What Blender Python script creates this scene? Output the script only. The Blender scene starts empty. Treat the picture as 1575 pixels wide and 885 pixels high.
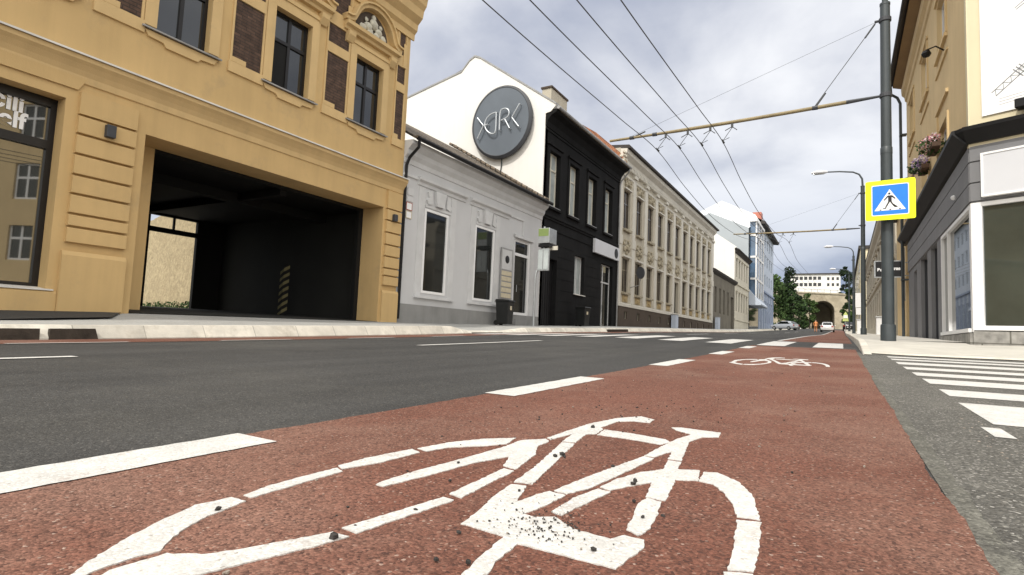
import bpy, bmesh, math, random
from mathutils import Vector, Matrix
random.seed(7)
S = bpy.context.scene
# ------------------------------------------------------------------ camera
cam = bpy.data.cameras.new('camera'); camo = bpy.data.objects.new('camera', cam)
S.collection.objects.link(camo); S.camera = camo
R_ = (0.86345, 0.50259, 0.04301); D_ = (-0.0033, 0.09089, -0.99586); F_ = (-0.50442, 0.85973, 0.08014)
camo.matrix_world = Matrix(((R_[0], -D_[0], -F_[0], 0), (R_[1], -D_[1], -F_[1], 0), (R_[2], -D_[2], -F_[2], .4), (0, 0, 0, 1)))
cam.sensor_width = 36; cam.lens = 36 * 870 / 1575; cam.clip_start = .05; cam.clip_end = 4000
cam.dof.use_dof = False
# ------------------------------------------------------------------ sun and sky
SUN_EL, SUN_AZ = math.radians(50), math.radians(184)      # azimuth clockwise from +Y
sd = Vector((math.sin(SUN_AZ) * math.cos(SUN_EL), math.cos(SUN_AZ) * math.cos(SUN_EL), math.sin(SUN_EL)))
sl = bpy.data.lights.new('sun', 'SUN'); sl.energy = 2.4; sl.angle = math.radians(1.2); sl.color = (1, .95, .87)
so = bpy.data.objects.new('sun', sl); S.collection.objects.link(so)
so.rotation_euler = sd.to_track_quat('Z', 'Y').to_euler()
W = bpy.data.worlds.new('World'); S.world = W; W.use_nodes = True
nt = W.node_tree; nt.nodes.clear()
def wn(t, **k):
    n = nt.nodes.new(t)
    for a, b in k.items(): setattr(n, a, b)
    return n
def wl(a, b): nt.links.new(a, b)
def wmath(op, a, b=None, c=None, clamp=False):
    n = wn('ShaderNodeMath', operation=op, use_clamp=clamp)
    for i, v in enumerate((a, b, c)):
        if v is None: continue
        if isinstance(v, (int, float)): n.inputs[i].default_value = v
        else: wl(v, n.inputs[i])
    return n.outputs[0]
def wmix(f, a, b):
    n = wn('ShaderNodeMix', data_type='RGBA')
    if isinstance(f, (int, float)): n.inputs[0].default_value = f
    else: wl(f, n.inputs[0])
    for i, v in ((6, a), (7, b)):
        if isinstance(v, tuple): n.inputs[i].default_value = (*v, 1)
        else: wl(v, n.inputs[i])
    return n.outputs[2]
def wramp(f, lo, hi):
    n = wn('ShaderNodeMapRange', interpolation_type='SMOOTHSTEP'); wl(f, n.inputs[0])
    n.inputs[1].default_value = lo; n.inputs[2].default_value = hi; return n.outputs[0]
sky = wn('ShaderNodeTexSky', sky_type='NISHITA', sun_disc=False)
sky.sun_elevation = SUN_EL; sky.sun_rotation = SUN_AZ
tc = wn('ShaderNodeTexCoord'); sep = wn('ShaderNodeSeparateXYZ'); wl(tc.outputs['Generated'], sep.inputs[0])
X, Y, Z = sep.outputs
den = wmath('ADD', wmath('MAXIMUM', Z, 0), .22)
cmb = wn('ShaderNodeCombineXYZ'); wl(wmath('DIVIDE', X, den), cmb.inputs[0]); wl(wmath('DIVIDE', Y, den), cmb.inputs[1])
def noise(scale, detail, rough=.55, off=(0, 0, 0), dist=0.):
    mp = wn('ShaderNodeMapping'); mp.inputs['Location'].default_value = off; wl(cmb.outputs[0], mp.inputs[0])
    n = wn('ShaderNodeTexNoise'); n.inputs['Scale'].default_value = scale; n.inputs['Detail'].default_value = detail
    n.inputs['Roughness'].default_value = rough; n.inputs['Distortion'].default_value = dist; wl(mp.outputs[0], n.inputs[0]); return n.outputs[0]
big = noise(.62, 3, .5, (3.1, .4, 0)); mid = noise(1.3, 6, .5, (8.3, 2.2, 0), .3); fine = noise(3.6, 6, .6, (1.7, 5.1, 0), .2)
dens = wmath('ADD', wmath('MULTIPLY', big, .55), wmath('ADD', wmath('MULTIPLY', mid, .38), wmath('MULTIPLY', fine, .07)))
light = wramp(dens, .375, .57)
col = wmix(light, (.33, .37, .48), (.90, .91, .935))
up = wramp(Z, .05, .40)                                   # the cloud deck is thinner and bluer near the horizon
col = wmix(up, wmix(light, (.23, .29, .42), (.54, .59, .69)), col)
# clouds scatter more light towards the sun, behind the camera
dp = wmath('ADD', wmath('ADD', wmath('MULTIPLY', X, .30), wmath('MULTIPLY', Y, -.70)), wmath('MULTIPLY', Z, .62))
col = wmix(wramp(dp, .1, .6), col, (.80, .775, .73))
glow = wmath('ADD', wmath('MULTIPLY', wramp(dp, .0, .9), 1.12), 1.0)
bg1 = wn('ShaderNodeBackground'); wl(sky.outputs[0], bg1.inputs[0]); bg1.inputs[1].default_value = .14
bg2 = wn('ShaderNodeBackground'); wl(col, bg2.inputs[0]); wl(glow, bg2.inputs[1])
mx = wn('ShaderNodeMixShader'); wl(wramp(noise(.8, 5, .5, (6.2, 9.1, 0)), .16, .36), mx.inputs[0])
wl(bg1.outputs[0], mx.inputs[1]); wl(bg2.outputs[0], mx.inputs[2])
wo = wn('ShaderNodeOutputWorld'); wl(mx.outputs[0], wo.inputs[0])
S.view_settings.view_transform = 'Standard'; S.view_settings.look = 'None'
S.view_settings.exposure = 0.22; S.view_settings.gamma = 1.0; S.view_settings.use_curve_mapping = False
S.render.engine = 'CYCLES'
S.cycles.max_bounces = 6; S.cycles.diffuse_bounces = 3

# ------------------------------------------------------------------ materials
MATS = {}
def mat(name, col, rough=.85, var=.12, scale=1.5, bump=0., bscale=40., spec=.4, metal=0., streak=0., speck=None, spscale=150., grain=0., track=0., joint=0., emit=None, dirt=None, ior=1.5):
    m = bpy.data.materials.new(name); m.use_nodes = True; t = m.node_tree; N = t.nodes; Lk = t.links
    b = N['Principled BSDF']; b.inputs['Roughness'].default_value = rough; b.inputs['Metallic'].default_value = metal
    b.inputs['Specular IOR Level'].default_value = spec; b.inputs['IOR'].default_value = ior
    g = N.new('ShaderNodeNewGeometry')
    def nz(s, det=6, ro=.6, sc=None):
        n = N.new('ShaderNodeTexNoise'); n.inputs['Scale'].default_value = s; n.inputs['Detail'].default_value = det; n.inputs['Roughness'].default_value = ro
        if sc:
            mp = N.new('ShaderNodeMapping'); mp.inputs['Scale'].default_value = sc; Lk.new(g.outputs['Position'], mp.inputs[0]); Lk.new(mp.outputs[0], n.inputs[0])
        else: Lk.new(g.outputs['Position'], n.inputs[0])
        return n.outputs[0]
    def rng(f, a, b2, c, d):
        n = N.new('ShaderNodeMapRange'); Lk.new(f, n.inputs[0])
        for i, v in enumerate((a, b2, c, d)): n.inputs[i + 1].default_value = v
        return n.outputs[0]
    def mul(colr, f):
        n = N.new('ShaderNodeVectorMath'); n.operation = 'SCALE'
        if isinstance(colr, tuple): n.inputs[0].default_value = colr
        else: Lk.new(colr, n.inputs[0])
        Lk.new(f, n.inputs['Scale']); return n.outputs[0]
    def mixc(f, a, b2):
        n = N.new('ShaderNodeMix'); n.data_type = 'RGBA'; Lk.new(f, n.inputs[0])
        for i, v in ((6, a), (7, b2)):
            if isinstance(v, tuple): n.inputs[i].default_value = (*v, 1)
            else: Lk.new(v, n.inputs[i])
        return n.outputs[2]
    out = mul(col, rng(nz(scale), .3, .7, 1 - var, 1 + var))
    if streak: out = mul(out, rng(nz(1.0, 5, .6, (3.2, 3.2, .22)), .42, .72, 1, 1 - streak))
    if track: out = mul(out, rng(nz(1.0, 4, .55, (2.4, .10, 1)), .32, .68, 1 - track, 1 + track))
    if joint:
        sy = N.new('ShaderNodeSeparateXYZ'); Lk.new(g.outputs['Position'], sy.inputs[0]); fm = N.new('ShaderNodeMath'); fm.operation = 'FRACT'; Lk.new(sy.outputs[1], fm.inputs[0])
        out = mul(out, rng(fm.outputs[0], joint, joint + .012, .55, 1)); fl = N.new('ShaderNodeMath'); fl.operation = 'FLOOR'; Lk.new(sy.outputs[1], fl.inputs[0]); wnz = N.new('ShaderNodeTexWhiteNoise'); wnz.noise_dimensions = '1D'; Lk.new(fl.outputs[0], wnz.inputs['W']); out = mul(out, rng(wnz.outputs[0], 0, 1, .84, 1.1))
    if dirt: out = mixc(rng(nz(dirt[1], 8, .7), dirt[2], dirt[2] + .16, 0, dirt[3]), out, dirt[0])
    if speck:
        v = N.new('ShaderNodeTexVoronoi'); v.inputs['Scale'].default_value = spscale; Lk.new(g.outputs['Position'], v.inputs[0])
        s2 = N.new('ShaderNodeSeparateColor'); Lk.new(v.outputs['Color'], s2.inputs[0])
        if grain: out = mul(out, rng(s2.outputs[2], 0, 1, 1 - grain, 1 + grain)); out = mul(out, rng(nz(spscale * .35, 3, .6), .3, .7, 1 - grain * .6, 1 + grain * .6))
        for i, (c, th) in enumerate(speck):
            out = mixc(rng(s2.outputs[i], th, min(th + .12, 1.), 0, .85), out, c)
    Lk.new(out, b.inputs['Base Color'])
    if bump:
        bp = N.new('ShaderNodeBump'); bp.inputs['Strength'].default_value = 1; bp.inputs['Distance'].default_value = bump
        if speck:
            mm = N.new('ShaderNodeMath'); mm.operation = 'MULTIPLY_ADD'; Lk.new(v.outputs['Distance'], mm.inputs[0]); mm.inputs[1].default_value = -.7; Lk.new(nz(bscale, 4, .6), mm.inputs[2]); Lk.new(mm.outputs[0], bp.inputs['Height'])
        else: Lk.new(nz(bscale, 5, .6), bp.inputs['Height'])
        Lk.new(bp.outputs[0], b.inputs['Normal'])
    if emit: b.inputs['Emission Color'].default_value = (*emit[0], 1); b.inputs['Emission Strength'].default_value = emit[1]
    MATS[name] = m; return m
def brickmat(name, c1, c2, mortar, scale, bw=.5, rh=.25, ms=.02, axes='yz', bump=.004, rough=.85):
    m = mat(name, c1, rough); t = m.node_tree; N = t.nodes; Lk = t.links; b = N['Principled BSDF']
    g = N.new('ShaderNodeNewGeometry'); s = N.new('ShaderNodeSeparateXYZ'); Lk.new(g.outputs['Position'], s.inputs[0])
    c = N.new('ShaderNodeCombineXYZ'); Lk.new(s.outputs['xyz'.index(axes[0])], c.inputs[0]); Lk.new(s.outputs['xyz'.index(axes[1])], c.inputs[1])
    k = N.new('ShaderNodeTexBrick'); Lk.new(c.outputs[0], k.inputs[0]); k.inputs['Scale'].default_value = scale
    k.inputs['Color1'].default_value = (*c1, 1); k.inputs['Color2'].default_value = (*c2, 1); k.inputs['Mortar'].default_value = (*mortar, 1)
    k.inputs['Brick Width'].default_value = bw; k.inputs['Row Height'].default_value = rh; k.inputs['Mortar Size'].default_value = ms
    nz = N.new('ShaderNodeTexNoise'); nz.inputs['Scale'].default_value = 6; nz.inputs['Detail'].default_value = 5; Lk.new(g.outputs['Position'], nz.inputs[0])
    mr = N.new('ShaderNodeMapRange'); Lk.new(nz.outputs[0], mr.inputs[0]); mr.inputs[1].default_value = .3; mr.inputs[2].default_value = .7; mr.inputs[3].default_value = .65; mr.inputs[4].default_value = 1.35
    vm = N.new('ShaderNodeVectorMath'); vm.operation = 'SCALE'; Lk.new(k.outputs[0], vm.inputs[0]); Lk.new(mr.outputs[0], vm.inputs['Scale']); Lk.new(vm.outputs[0], b.inputs['Base Color'])
    bp = N.new('ShaderNodeBump'); bp.inputs['Distance'].default_value = bump; bp.invert = True; Lk.new(k.outputs['Fac'], bp.inputs['Height']); Lk.new(bp.outputs[0], b.inputs['Normal'])
    return m
mat('yellow_plaster', (.575, .402, .190), .9, .06, .8, .003, 60, .25, streak=.09, dirt=((.36, .275, .16), .9, .56, .45))
mat('yellow_trim', (.62, .445, .222), .9, .07, 1.2, .003, 60, .25, streak=.09, dirt=((.38, .30, .18), 2.2, .6, .4))
mat('relief_plaster', (.52, .50, .42), .9, .25, 9, .006, 30)
mat('tan_plaster', (.68, .52, .29), .9, .06, .8, .003, 60, .25, streak=.08)
mat('ivory_plaster', (.74, .66, .46), .9, .05, .8, .003, 60, .25, streak=.06)
mat('grey_plaster', (.56, .565, .575), .9, .04, .9, .003, 60, .25, streak=.035)
mat('grey_trim', (.58, .585, .59), .9, .08, 2, .003, 60, .25)
mat('grey_plinth', (.27, .27, .265), .9, .10, 1.4, .004, 50, .25, streak=.12)
mat('white_plaster', (.78, .765, .73), .9, .03, .5, .003, 50, .25, streak=.05)
mat('white_paint', (.82, .82, .82), .55, .03, 3)
mat('black_plaster', (.013, .013, .0135), .85, .25, 1.1, .006, 30, .12, streak=.2)
mat('black_metal', (.010, .010, .011), .5, .2, 3, spec=.25)
mat('black_frame', (.010, .009, .009), .35, .2, 3)
mat('cream_plaster', (.50, .46, .375), .9, .08, .7, .004, 40, .25, streak=.12)
mat('cream_pilaster', (.63, .605, .54), .9, .07, .8, .004, 40, .25, streak=.10)
mat('ornament_plaster', (.36, .32, .24), .9, .3, 5, .01, 14, .25)
mat('ochre_reveal', (.40, .31, .17), .9, .1, 2)
mat('brown_plinth', (.085, .066, .052), .9, .15, 1.2, .006, 25, .25)
mat('dark_tan_plaster', (.19, .175, .145), .9, .14, .8, .006, 25, .25, streak=.15)
mat('pale_cream', (.66, .63, .54), .9, .08, .6, .004, 30, .25, streak=.12)
mat('pale_blue', (.50, .56, .66), .8, .08, .5, 0, 30, .3)
mat('blue_base', (.27, .33, .46), .6, .12, .5, 0, 30, .4)
mat('pale_grey_wall', (.40, .44, .47), .8, .05, .4)
mat('grey_panel', (.205, .207, .215), .7, .08, 1.2, .002, 60, .35, streak=.08)
mat('anthracite', (.045, .048, .055), .55, .15, 2)
mat('asphalt', (.047, .0465, .0455), .88, track=.2, var=.16, scale=.55, bump=.0035, bscale=110, spec=.3, speck=(((.12, .115, .105), .93), ((.036, .036, .036), .85), ((.2, .19, .175), .982)), spscale=190, grain=.38, dirt=((.085, .082, .075), .35, .50, .6))
mat('old_asphalt', (.100, .096, .086), .9, .22, 1.3, .004, 90, .3, speck=(((.30, .29, .26), .88), ((.075, .075, .07), .82), ((.45, .43, .40), .955)), spscale=150, grain=.4, dirt=((.21, .20, .175), 1.4, .54, .6))
mat('red_asphalt', (.150, .063, .043), .9, .15, .9, .0035, 110, .28, track=.12, speck=(((.26, .145, .105), .90), ((.058, .028, .022), .84), ((.38, .29, .24), .975)), spscale=185, grain=.36, dirt=((.225, .130, .098), .55, .47, .75))
mat('road_paint', (.53, .522, .50), .75, .12, 9, .0012, 120, .35, speck=(((.62, .60, .56), .95), ((.66, .655, .64), .8), ((.25, .22, .19), .975)), spscale=190, grain=.09, dirt=((.30, .24, .20), 11., .575, .7))
mat('pale_joint', (.125, .122, .105), .9, .35, 9, .004, 80, .3, speck=(((.26, .25, .22), .88), ((.07, .068, .06), .85)), spscale=150, grain=.3, dirt=((.08, .078, .07), 5, .47, .9))
mat('kerb_stone', (.60, .57, .50), .9, .16, 3, .005, 45, .3, joint=.008, dirt=((.36, .33, .27), 2.5, .54, .6))
mat('dark_kerb', (.055, .046, .037), .9, .4, 5, .006, 40, .3)
mat('pavement', (.36, .36, .345), .9, .12, 1.2, .003, 80, .3, speck=(((.44, .43, .41), .85), ((.25, .25, .24), .8), ((.5, .5, .47), .97)), spscale=90, dirt=((.25, .245, .23), .8, .55, .5))
mat('pale_pavement', (.50, .48, .43), .9, .12, 1.5, .003, 80, .3, dirt=((.36, .34, .3), 1.2, .54, .6))
mat('soil', (.12, .12, .09), .95, .25, .3)
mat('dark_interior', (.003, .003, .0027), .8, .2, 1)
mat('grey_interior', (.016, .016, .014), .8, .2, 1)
mat('rock', (.36, .295, .185), .95, .3, 5, .05, 9, .2, dirt=((.30, .24, .15), 1.4, .5, .7))
mat('glass_dark', (.016, .018, .018), .04, .3, .7, spec=.6)
mat('glass_sky', (.015, .018, .02), .04, .3, .7, spec=.8, ior=1.6)
mat('glass_side', (.036, .044, .037), .03, .35, .5, spec=.7, ior=1.55)
mat('stripe_paint', (.16, .14, .07), .7, .2, 4)
mat('lime_plate', (.52, .60, .22), .6, .1, 4)
mat('glass_shop', (.022, .024, .020), .02, .3, .6, spec=1.0, ior=1.9)
mat('glass_pale', (.42, .46, .46), .08, .25, 1.3, spec=.6)
mat('glass_blue', (.09, .15, .24), .06, .3, .8, spec=.8)
mat('glass_brown', (.045, .034, .026), .15, .4, 1.5, spec=.5)
mat('steel_paint', (.040, .050, .055), .45, .15, 3, spec=.5)
mat('galvanised', (.42, .44, .45), .45, .12, 5, metal=.6)
mat('zinc', (.30, .30, .30), .55, .2, 2)
mat('pale_flashing', (.66, .64, .60), .5, .12, 2)
mat('wire', (.07, .075, .08), .6, .1, 3)
mat('brass_tube', (.25, .20, .11), .6, .2, 4)
mat('disk_metal', (.105, .125, .150), .5, .1, .9, spec=.5)
mat('letter_metal', (.50, .53, .56), .4, .05, 3, metal=.3)
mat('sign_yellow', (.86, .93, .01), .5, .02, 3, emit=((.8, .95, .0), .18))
mat('sign_blue', (.014, .20, .74), .45, .05, 4)
mat('sign_white', (.86, .86, .86), .5, .03, 4)
mat('sign_black', (.012, .012, .014), .5, .05, 4)
mat('sign_green', (.20, .27, .09), .5, .1, 4)
mat('plate_red', (.40, .14, .10), .5, .1, 6)
mat('plate_cream', (.58, .52, .38), .6, .1, 8)
mat('bin_plastic', (.012, .013, .013), .5, .2, 4)
mat('banner', (.88, .88, .88), .6, .02, 1)
mat('banner_ink', (.24, .25, .26), .7, .1, 4)
mat('board_pale', (.60, .61, .64), .35, .03, 1)
mat('foliage', (.045, .085, .022), .75, .5, .9, spec=.3)
mat('foliage_light', (.060, .095, .026), .75, .45, .9, spec=.3)
mat('foliage_dark', (.018, .034, .014), .8, .4, .9, spec=.3)
mat('bark', (.05, .04, .03), .95, .3, 6, .02, 20)
mat('grass', (.04, .07, .02), .9, .4, 3)
mat('viaduct_stone', (.40, .35, .26), .95, .2, .6, .05, 2, dirt=((.24, .2, .14), .25, .5, .6))
mat('car_white', (.80, .80, .80), .25, .02, 1, spec=.6)
mat('car_silver', (.42, .45, .50), .25, .03, 1, spec=.6)
mat('car_black', (.012, .012, .014), .25, .1, 1, spec=.6)
mat('tyre', (.012, .012, .012), .85, .2, 9)
mat('tail_red', (.45, .02, .015), .3, .05, 5)
mat('skin', (.50, .32, .24), .7, .05, 9)
mat('orange_cloth', (.72, .30, .12), .9, .1, 6)
mat('petal_violet', (.36, .24, .50), .8, .4, 30)
mat('petal_pink', (.72, .34, .38), .8, .3, 30)
mat('petal_white', (.76, .68, .70), .8, .2, 30)
mat('planter', (.10, .06, .04), .8, .2, 5)
mat('pebble', (.035, .032, .030), .9, .5, 60)
mat('pebble_light', (.30, .26, .22), .9, .4, 60)
mat('roof_dark', (.05, .045, .042), .85, .2, 2)
mat('roof_white', (.80, .82, .84), .6, .04, 1)
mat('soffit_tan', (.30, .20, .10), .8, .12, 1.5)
brickmat('dark_brick', (.066, .039, .028), (.105, .062, .043), (.042, .031, .025), 1, .25, .078, .009, 'yz')
brickmat('roof_tile', (.19, .15, .11), (.12, .10, .08), (.03, .026, .02), 1, .24, .30, .03, 'yx', .03)
brickmat('orange_tile', (.62, .23, .08), (.42, .15, .06), (.10, .05, .03), 1, .22, .24, .03, 'yz', .03)
brickmat('stone_base', (.30, .29, .27), (.24, .235, .22), (.12, .115, .10), 1, .8, .3, .012, 'xz', .004)

# ------------------------------------------------------------------ mesh helpers
class MB:
    def __init__(s): s.v = []; s.f = []; s.m = []
    def add(s, vs, fs, mi=0):
        o = len(s.v); s.v += [tuple(p) for p in vs]; s.f += [tuple(o + i for i in f) for f in fs]; s.m += [mi] * len(fs); return s
    def quad(s, a, b, c, d, mi=0): return s.add((a, b, c, d), ((0, 1, 2, 3),), mi)
    def box(s, x0, x1, y0, y1, z0, z1, mi=0):
        return s.add([(x, y, z) for x in (x0, x1) for y in (y0, y1) for z in (z0, z1)],
                     ((0, 1, 3, 2), (4, 6, 7, 5), (0, 4, 5, 1), (2, 3, 7, 6), (0, 2, 6, 4), (1, 5, 7, 3)), mi)
    def ext(s, pts, vec, mi=0):
        n = len(pts); v = Vector(vec)
        return s.add([Vector(p) for p in pts] + [Vector(p) + v for p in pts],
                     [tuple(range(n)), tuple(range(2 * n - 1, n - 1, -1))] + [(i, n + i, n + (i + 1) % n, (i + 1) % n) for i in range(n)], mi)
    def tube(s, pts, r, n=8, mi=0):
        pts = [Vector(p) for p in pts]; k = len(pts); rs = r if isinstance(r, (list, tuple)) else [r] * k
        vs = []; up = None
        for i, p in enumerate(pts):
            t = (pts[min(i + 1, k - 1)] - pts[max(i - 1, 0)]).normalized()
            if up is None: up = Vector((0, 0, 1)) if abs(t.z) < .9 else Vector((1, 0, 0))
            a = t.cross(up).normalized(); b = a.cross(t).normalized(); up = b
            vs += [p + (a * math.cos(2 * math.pi * j / n) + b * math.sin(2 * math.pi * j / n)) * rs[i] for j in range(n)]
        fs = [(i * n + j, i * n + (j + 1) % n, (i + 1) * n + (j + 1) % n, (i + 1) * n + j) for i in range(k - 1) for j in range(n)]
        fs += [tuple(range(n - 1, -1, -1)), tuple((k - 1) * n + j for j in range(n))]
        return s.add(vs, fs, mi)
    def lathe(s, c, prof, n=20, mi=0):
        return s.tube([(c[0], c[1], c[2] + z) for r, z in prof], [max(r, 1e-4) for r, z in prof], n, mi)
    def blob(s, c, r, sc=(1, 1, 1), rnd=.0, n=8, mi=0):
        vs = []; fs = []; k = n // 2
        for i in range(k + 1):
            th = math.pi * i / k
            for j in range(n):
                ph = 2 * math.pi * j / n; q = r * (1 + random.uniform(-rnd, rnd))
                vs.append((c[0] + q * sc[0] * math.sin(th) * math.cos(ph), c[1] + q * sc[1] * math.sin(th) * math.sin(ph), c[2] + q * sc[2] * math.cos(th)))
        fs = [(i * n + j, i * n + (j + 1) % n, (i + 1) * n + (j + 1) % n, (i + 1) * n + j) for i in range(k) for j in range(n)]
        return s.add(vs, fs, mi)
ORG = {}
def mesh(name, mb, mats, org=(0, 0, 0), smooth=False):
    me = bpy.data.meshes.new(name); o = Vector(org)
    me.from_pydata([tuple(Vector(p) - o) for p in mb.v], [], mb.f)
    for m in (mats if isinstance(mats, (list, tuple)) else [mats]): me.materials.append(MATS[m])
    if any(mb.m): me.polygons.foreach_set('material_index', mb.m)
    bm = bmesh.new(); bm.from_mesh(me); bmesh.ops.recalc_face_normals(bm, faces=bm.faces); bm.to_mesh(me); bm.free()
    if smooth:
        me.polygons.foreach_set('use_smooth', [True] * len(me.polygons))
        try: me.set_sharp_from_angle(angle=math.radians(40))
        except Exception: pass
    me.update(); return me
def put(name, me, parent=None, loc=(0, 0, 0), rz=0.):
    o = bpy.data.objects.new(name, me); S.collection.objects.link(o); pw = ORG.get(parent.name, Vector()) if parent else Vector()
    if parent: o.parent = parent
    o.location = Vector(loc) - pw; o.rotation_euler[2] = rz; ORG[o.name] = Vector(loc); return o
def obj(name, mb, mats, parent=None, org=None, smooth=False, bevel=0.):
    if org is None: org = ORG[parent.name] if parent else Vector(mb.v[0])
    o = put(name, mesh(name, mb, mats, org, smooth), parent, org)
    if bevel:
        b = o.modifiers.new('bevel', 'BEVEL'); b.width = bevel; b.segments = 2; b.limit_method = 'ANGLE'
    return o
def tag(o, label=None, cat=None, group=None, kind=None):
    for k, v in (('label', label), ('category', cat), ('group', group), ('kind', kind)):
        if v: o[k] = v
    return o
def thing(name, loc, label, cat, group=None):
    o = bpy.data.objects.new(name, None); S.collection.objects.link(o); o.location = loc; o.empty_display_size = .3; ORG[o.name] = Vector(loc)
    return tag(o, label, cat, group)
def struct(name, mb, mats, smooth=False): return tag(obj(name, mb, mats, None, (0, 0, 0), smooth), kind='structure')
def curve(K):
    xs = [k[0] for k in K]; ys = [k[1] for k in K]; n = len(xs)
    d = [(ys[i + 1] - ys[i]) / (xs[i + 1] - xs[i]) for i in range(n - 1)]
    m = [d[0]] + [(d[i - 1] + d[i]) / 2 for i in range(1, n - 1)] + [d[-1]]
    def f(x):
        if x <= xs[0]: return ys[0] + m[0] * (x - xs[0])
        if x >= xs[-1]: return ys[-1] + m[-1] * (x - xs[-1])
        i = max(j for j in range(n - 1) if xs[j] <= x); h = xs[i + 1] - xs[i]; t = (x - xs[i]) / h
        return (2*t**3-3*t*t+1)*ys[i] + (t**3-2*t*t+t)*h*m[i] + (-2*t**3+3*t*t)*ys[i+1] + (t**3-t*t)*h*m[i+1]
    return f
def lin(K):
    def f(x):
        if x <= K[0][0]: return K[0][1]
        for (a, b), (c, d) in zip(K, K[1:]):
            if x <= c: return b + (d - b) * (x - a) / (c - a)
        return K[-1][1]
    return f
# the street climbs away from the camera
P = curve([(-40, -.6), (-20, -.4), (0, 0), (4, .085), (8.2, .195), (12, .31), (16, .44), (24, .65), (34, .9), (63, 1.55), (105, 2.8), (150, 4.2), (220, 6.4), (320, 9.)])
CX = lin([(-9.8, -.06), (-8.2, -.03), (-5.1, .03), (-1.65, -.005), (.3, 0)])
def zr(x, y): return P(y) + CX(x)
FB = lin([(-20, -.2), (-5, .05), (3.9, .33), (5.8, .47), (13.66, .58), (23.5, .80), (33.8, 1.1), (63, 1.76), (80, 2.2), (92, 2.5), (126, 3.6), (220, 6.6)])
KT = lin([(-20, -.2), (3.1, .21), (4.3, .24), (13.5, .52), (14.3, .41), (16.5, .46), (18, .60), (23, .74), (34, 1.04), (63, 1.70), (105, 2.95), (220, 6.55)])
RS = lin([(11, .255), (12, .325), (13, .43), (15, .56), (20, .69), (36, 1.1), (63, 1.72), (105, 3.0), (220, 6.6)])
def frange(a, b, s):
    n = max(1, math.ceil((b - a) / s - 1e-6)); return [a + (b - a) * i / n for i in range(n + 1)]
def sheet(mb, xs, ys, zf, mi=0):
    nx = len(xs); vs = [(x, y, zf(x, y)) for y in ys for x in xs]
    return mb.add(vs, [(j*nx+i, j*nx+i+1, (j+1)*nx+i+1, (j+1)*nx+i) for j in range(len(ys)-1) for i in range(nx-1)], mi)
def ysteps(a, b):
    out = [a]; y = a
    while y < b - 1e-6:
        y += .5 if y < 30 else (1. if y < 70 else 3.); y = min(y, b); out.append(y)
    return out
# ------------------------------------------------------------------ ground, road, pavements
YR = ysteps(-16, 330)
g = MB(); ys = [-300, -120] + ysteps(-60, 330) + [420, 700, 1600]
def gz(x, y):
    z = P(y) - .35
    if y > 232: z = P(232) - .35 + (y - 232) * .16 if y < 360 else P(232) + 20
    return z
sheet(g, [-1500, -600, -200, -60, -30, -14, 0, 14, 30, 60, 200, 600, 1500], ys, gz)
struct('ground', g, 'soil')
g = MB(); sheet(g, [-9.8, -8.2, -5.1, -1.65, .3], YR, zr); struct('road', g, 'asphalt')
g = MB(); sheet(g, [.235, 1.5, 3, 6, 14, 40], ysteps(-16, 11.8), lambda x, y: P(y) + .0018 - .012 * max(0, x - 3)); struct('side_street', g, 'old_asphalt')
def strip(mb, x0, x1, y0, y1, off, mi=0, jag=0.):
    yy = ysteps(y0, y1) if y1 - y0 > .5 else frange(y0, y1, .25)
    if jag:
        yy = frange(y0, y1, .05); xa = [random.uniform(-jag, jag) for _ in yy]; xb = [random.uniform(-jag, jag) for _ in yy]
        vs = []
        for i, y in enumerate(yy): vs += [(x0 + xa[i], y, zr(x0, y) + off), (x1 + xb[i], y, zr(x1, y) + off)]
        return mb.add(vs, [(2*i, 2*i+1, 2*i+3, 2*i+2) for i in range(len(yy)-1)], mi)
    return sheet(mb, [x0, x1], yy, lambda x, y: zr(x, y) + off, mi)
g = MB()
yy = frange(-3, 12, .02); vs = []; e1 = e2 = 0.
for y in yy:
    e1 += -e1 * .2 + random.uniform(-.004, .004); e2 += -e2 * .15 + random.uniform(-.003, .003)
    vs += [(-1.72 + e1, y, zr(-1.72, y) + .004), (-1.65, y, zr(-1.65, y) + .004), (.225 + .006 * math.sin(y * 2.1) + e2, y, zr(.225, y) + .004)]
g.add(vs, [(3*i+k, 3*i+k+1, 3*i+k+4, 3*i+k+3) for i in range(len(yy)-1) for k in (0, 1)])
sheet(g, [-1.72, -1.65, .225], ysteps(12, 13.5), lambda x, y: zr(x, y) + .004)
sheet(g, [-1.66, .225], ysteps(18.3, 150), lambda x, y: zr(x, y) + .004)
struct('cycle_lane', g, 'red_asphalt')
g = MB(); strip(g, -9.79, -8.25, -10, 60, .004); struct('far_cycle_lane', g, 'red_asphalt')
g = MB(); yy = frange(-3, 12.2, .02); vs = []; w = .022
for y in yy:
    w += (.022 - w) * .06 + random.uniform(-.0028, .0028); vs += [(.222, y, zr(.23, y) + .003), (.25 + w, y, P(y) + .0045)]
g.add(vs, [(2*i, 2*i+1, 2*i+3, 2*i+2) for i in range(len(yy)-1)]); struct('lane_joint', g, 'pale_joint')
g = MB()
for a, b in ((-.28, 1.21), (2.715, 4.08), (5.85, 7.15), (8.9, 10.04), (11.75, 12.9)): strip(g, -1.745, -1.55, a, b, .0068, jag=.004)
strip(g, -1.70, -1.58, 18.6, 150, .0075)
struct('cycle_lane_line', g, 'road_paint')
g = MB()
for a, b in ((-2, 2.1), (6.2, 9.9), (22, 26), (30, 34), (38, 42), (46, 50), (54, 58), (64, 70), (78, 84)): strip(g, -5.16, -5.04, a, b, .006)
for i in range(26): strip(g, -8.32, -8.2, -2.5 + 2.6 * i, -1.2 + 2.6 * i, .0085)
struct('centre_line', g, 'road_paint')
g = MB()
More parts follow.
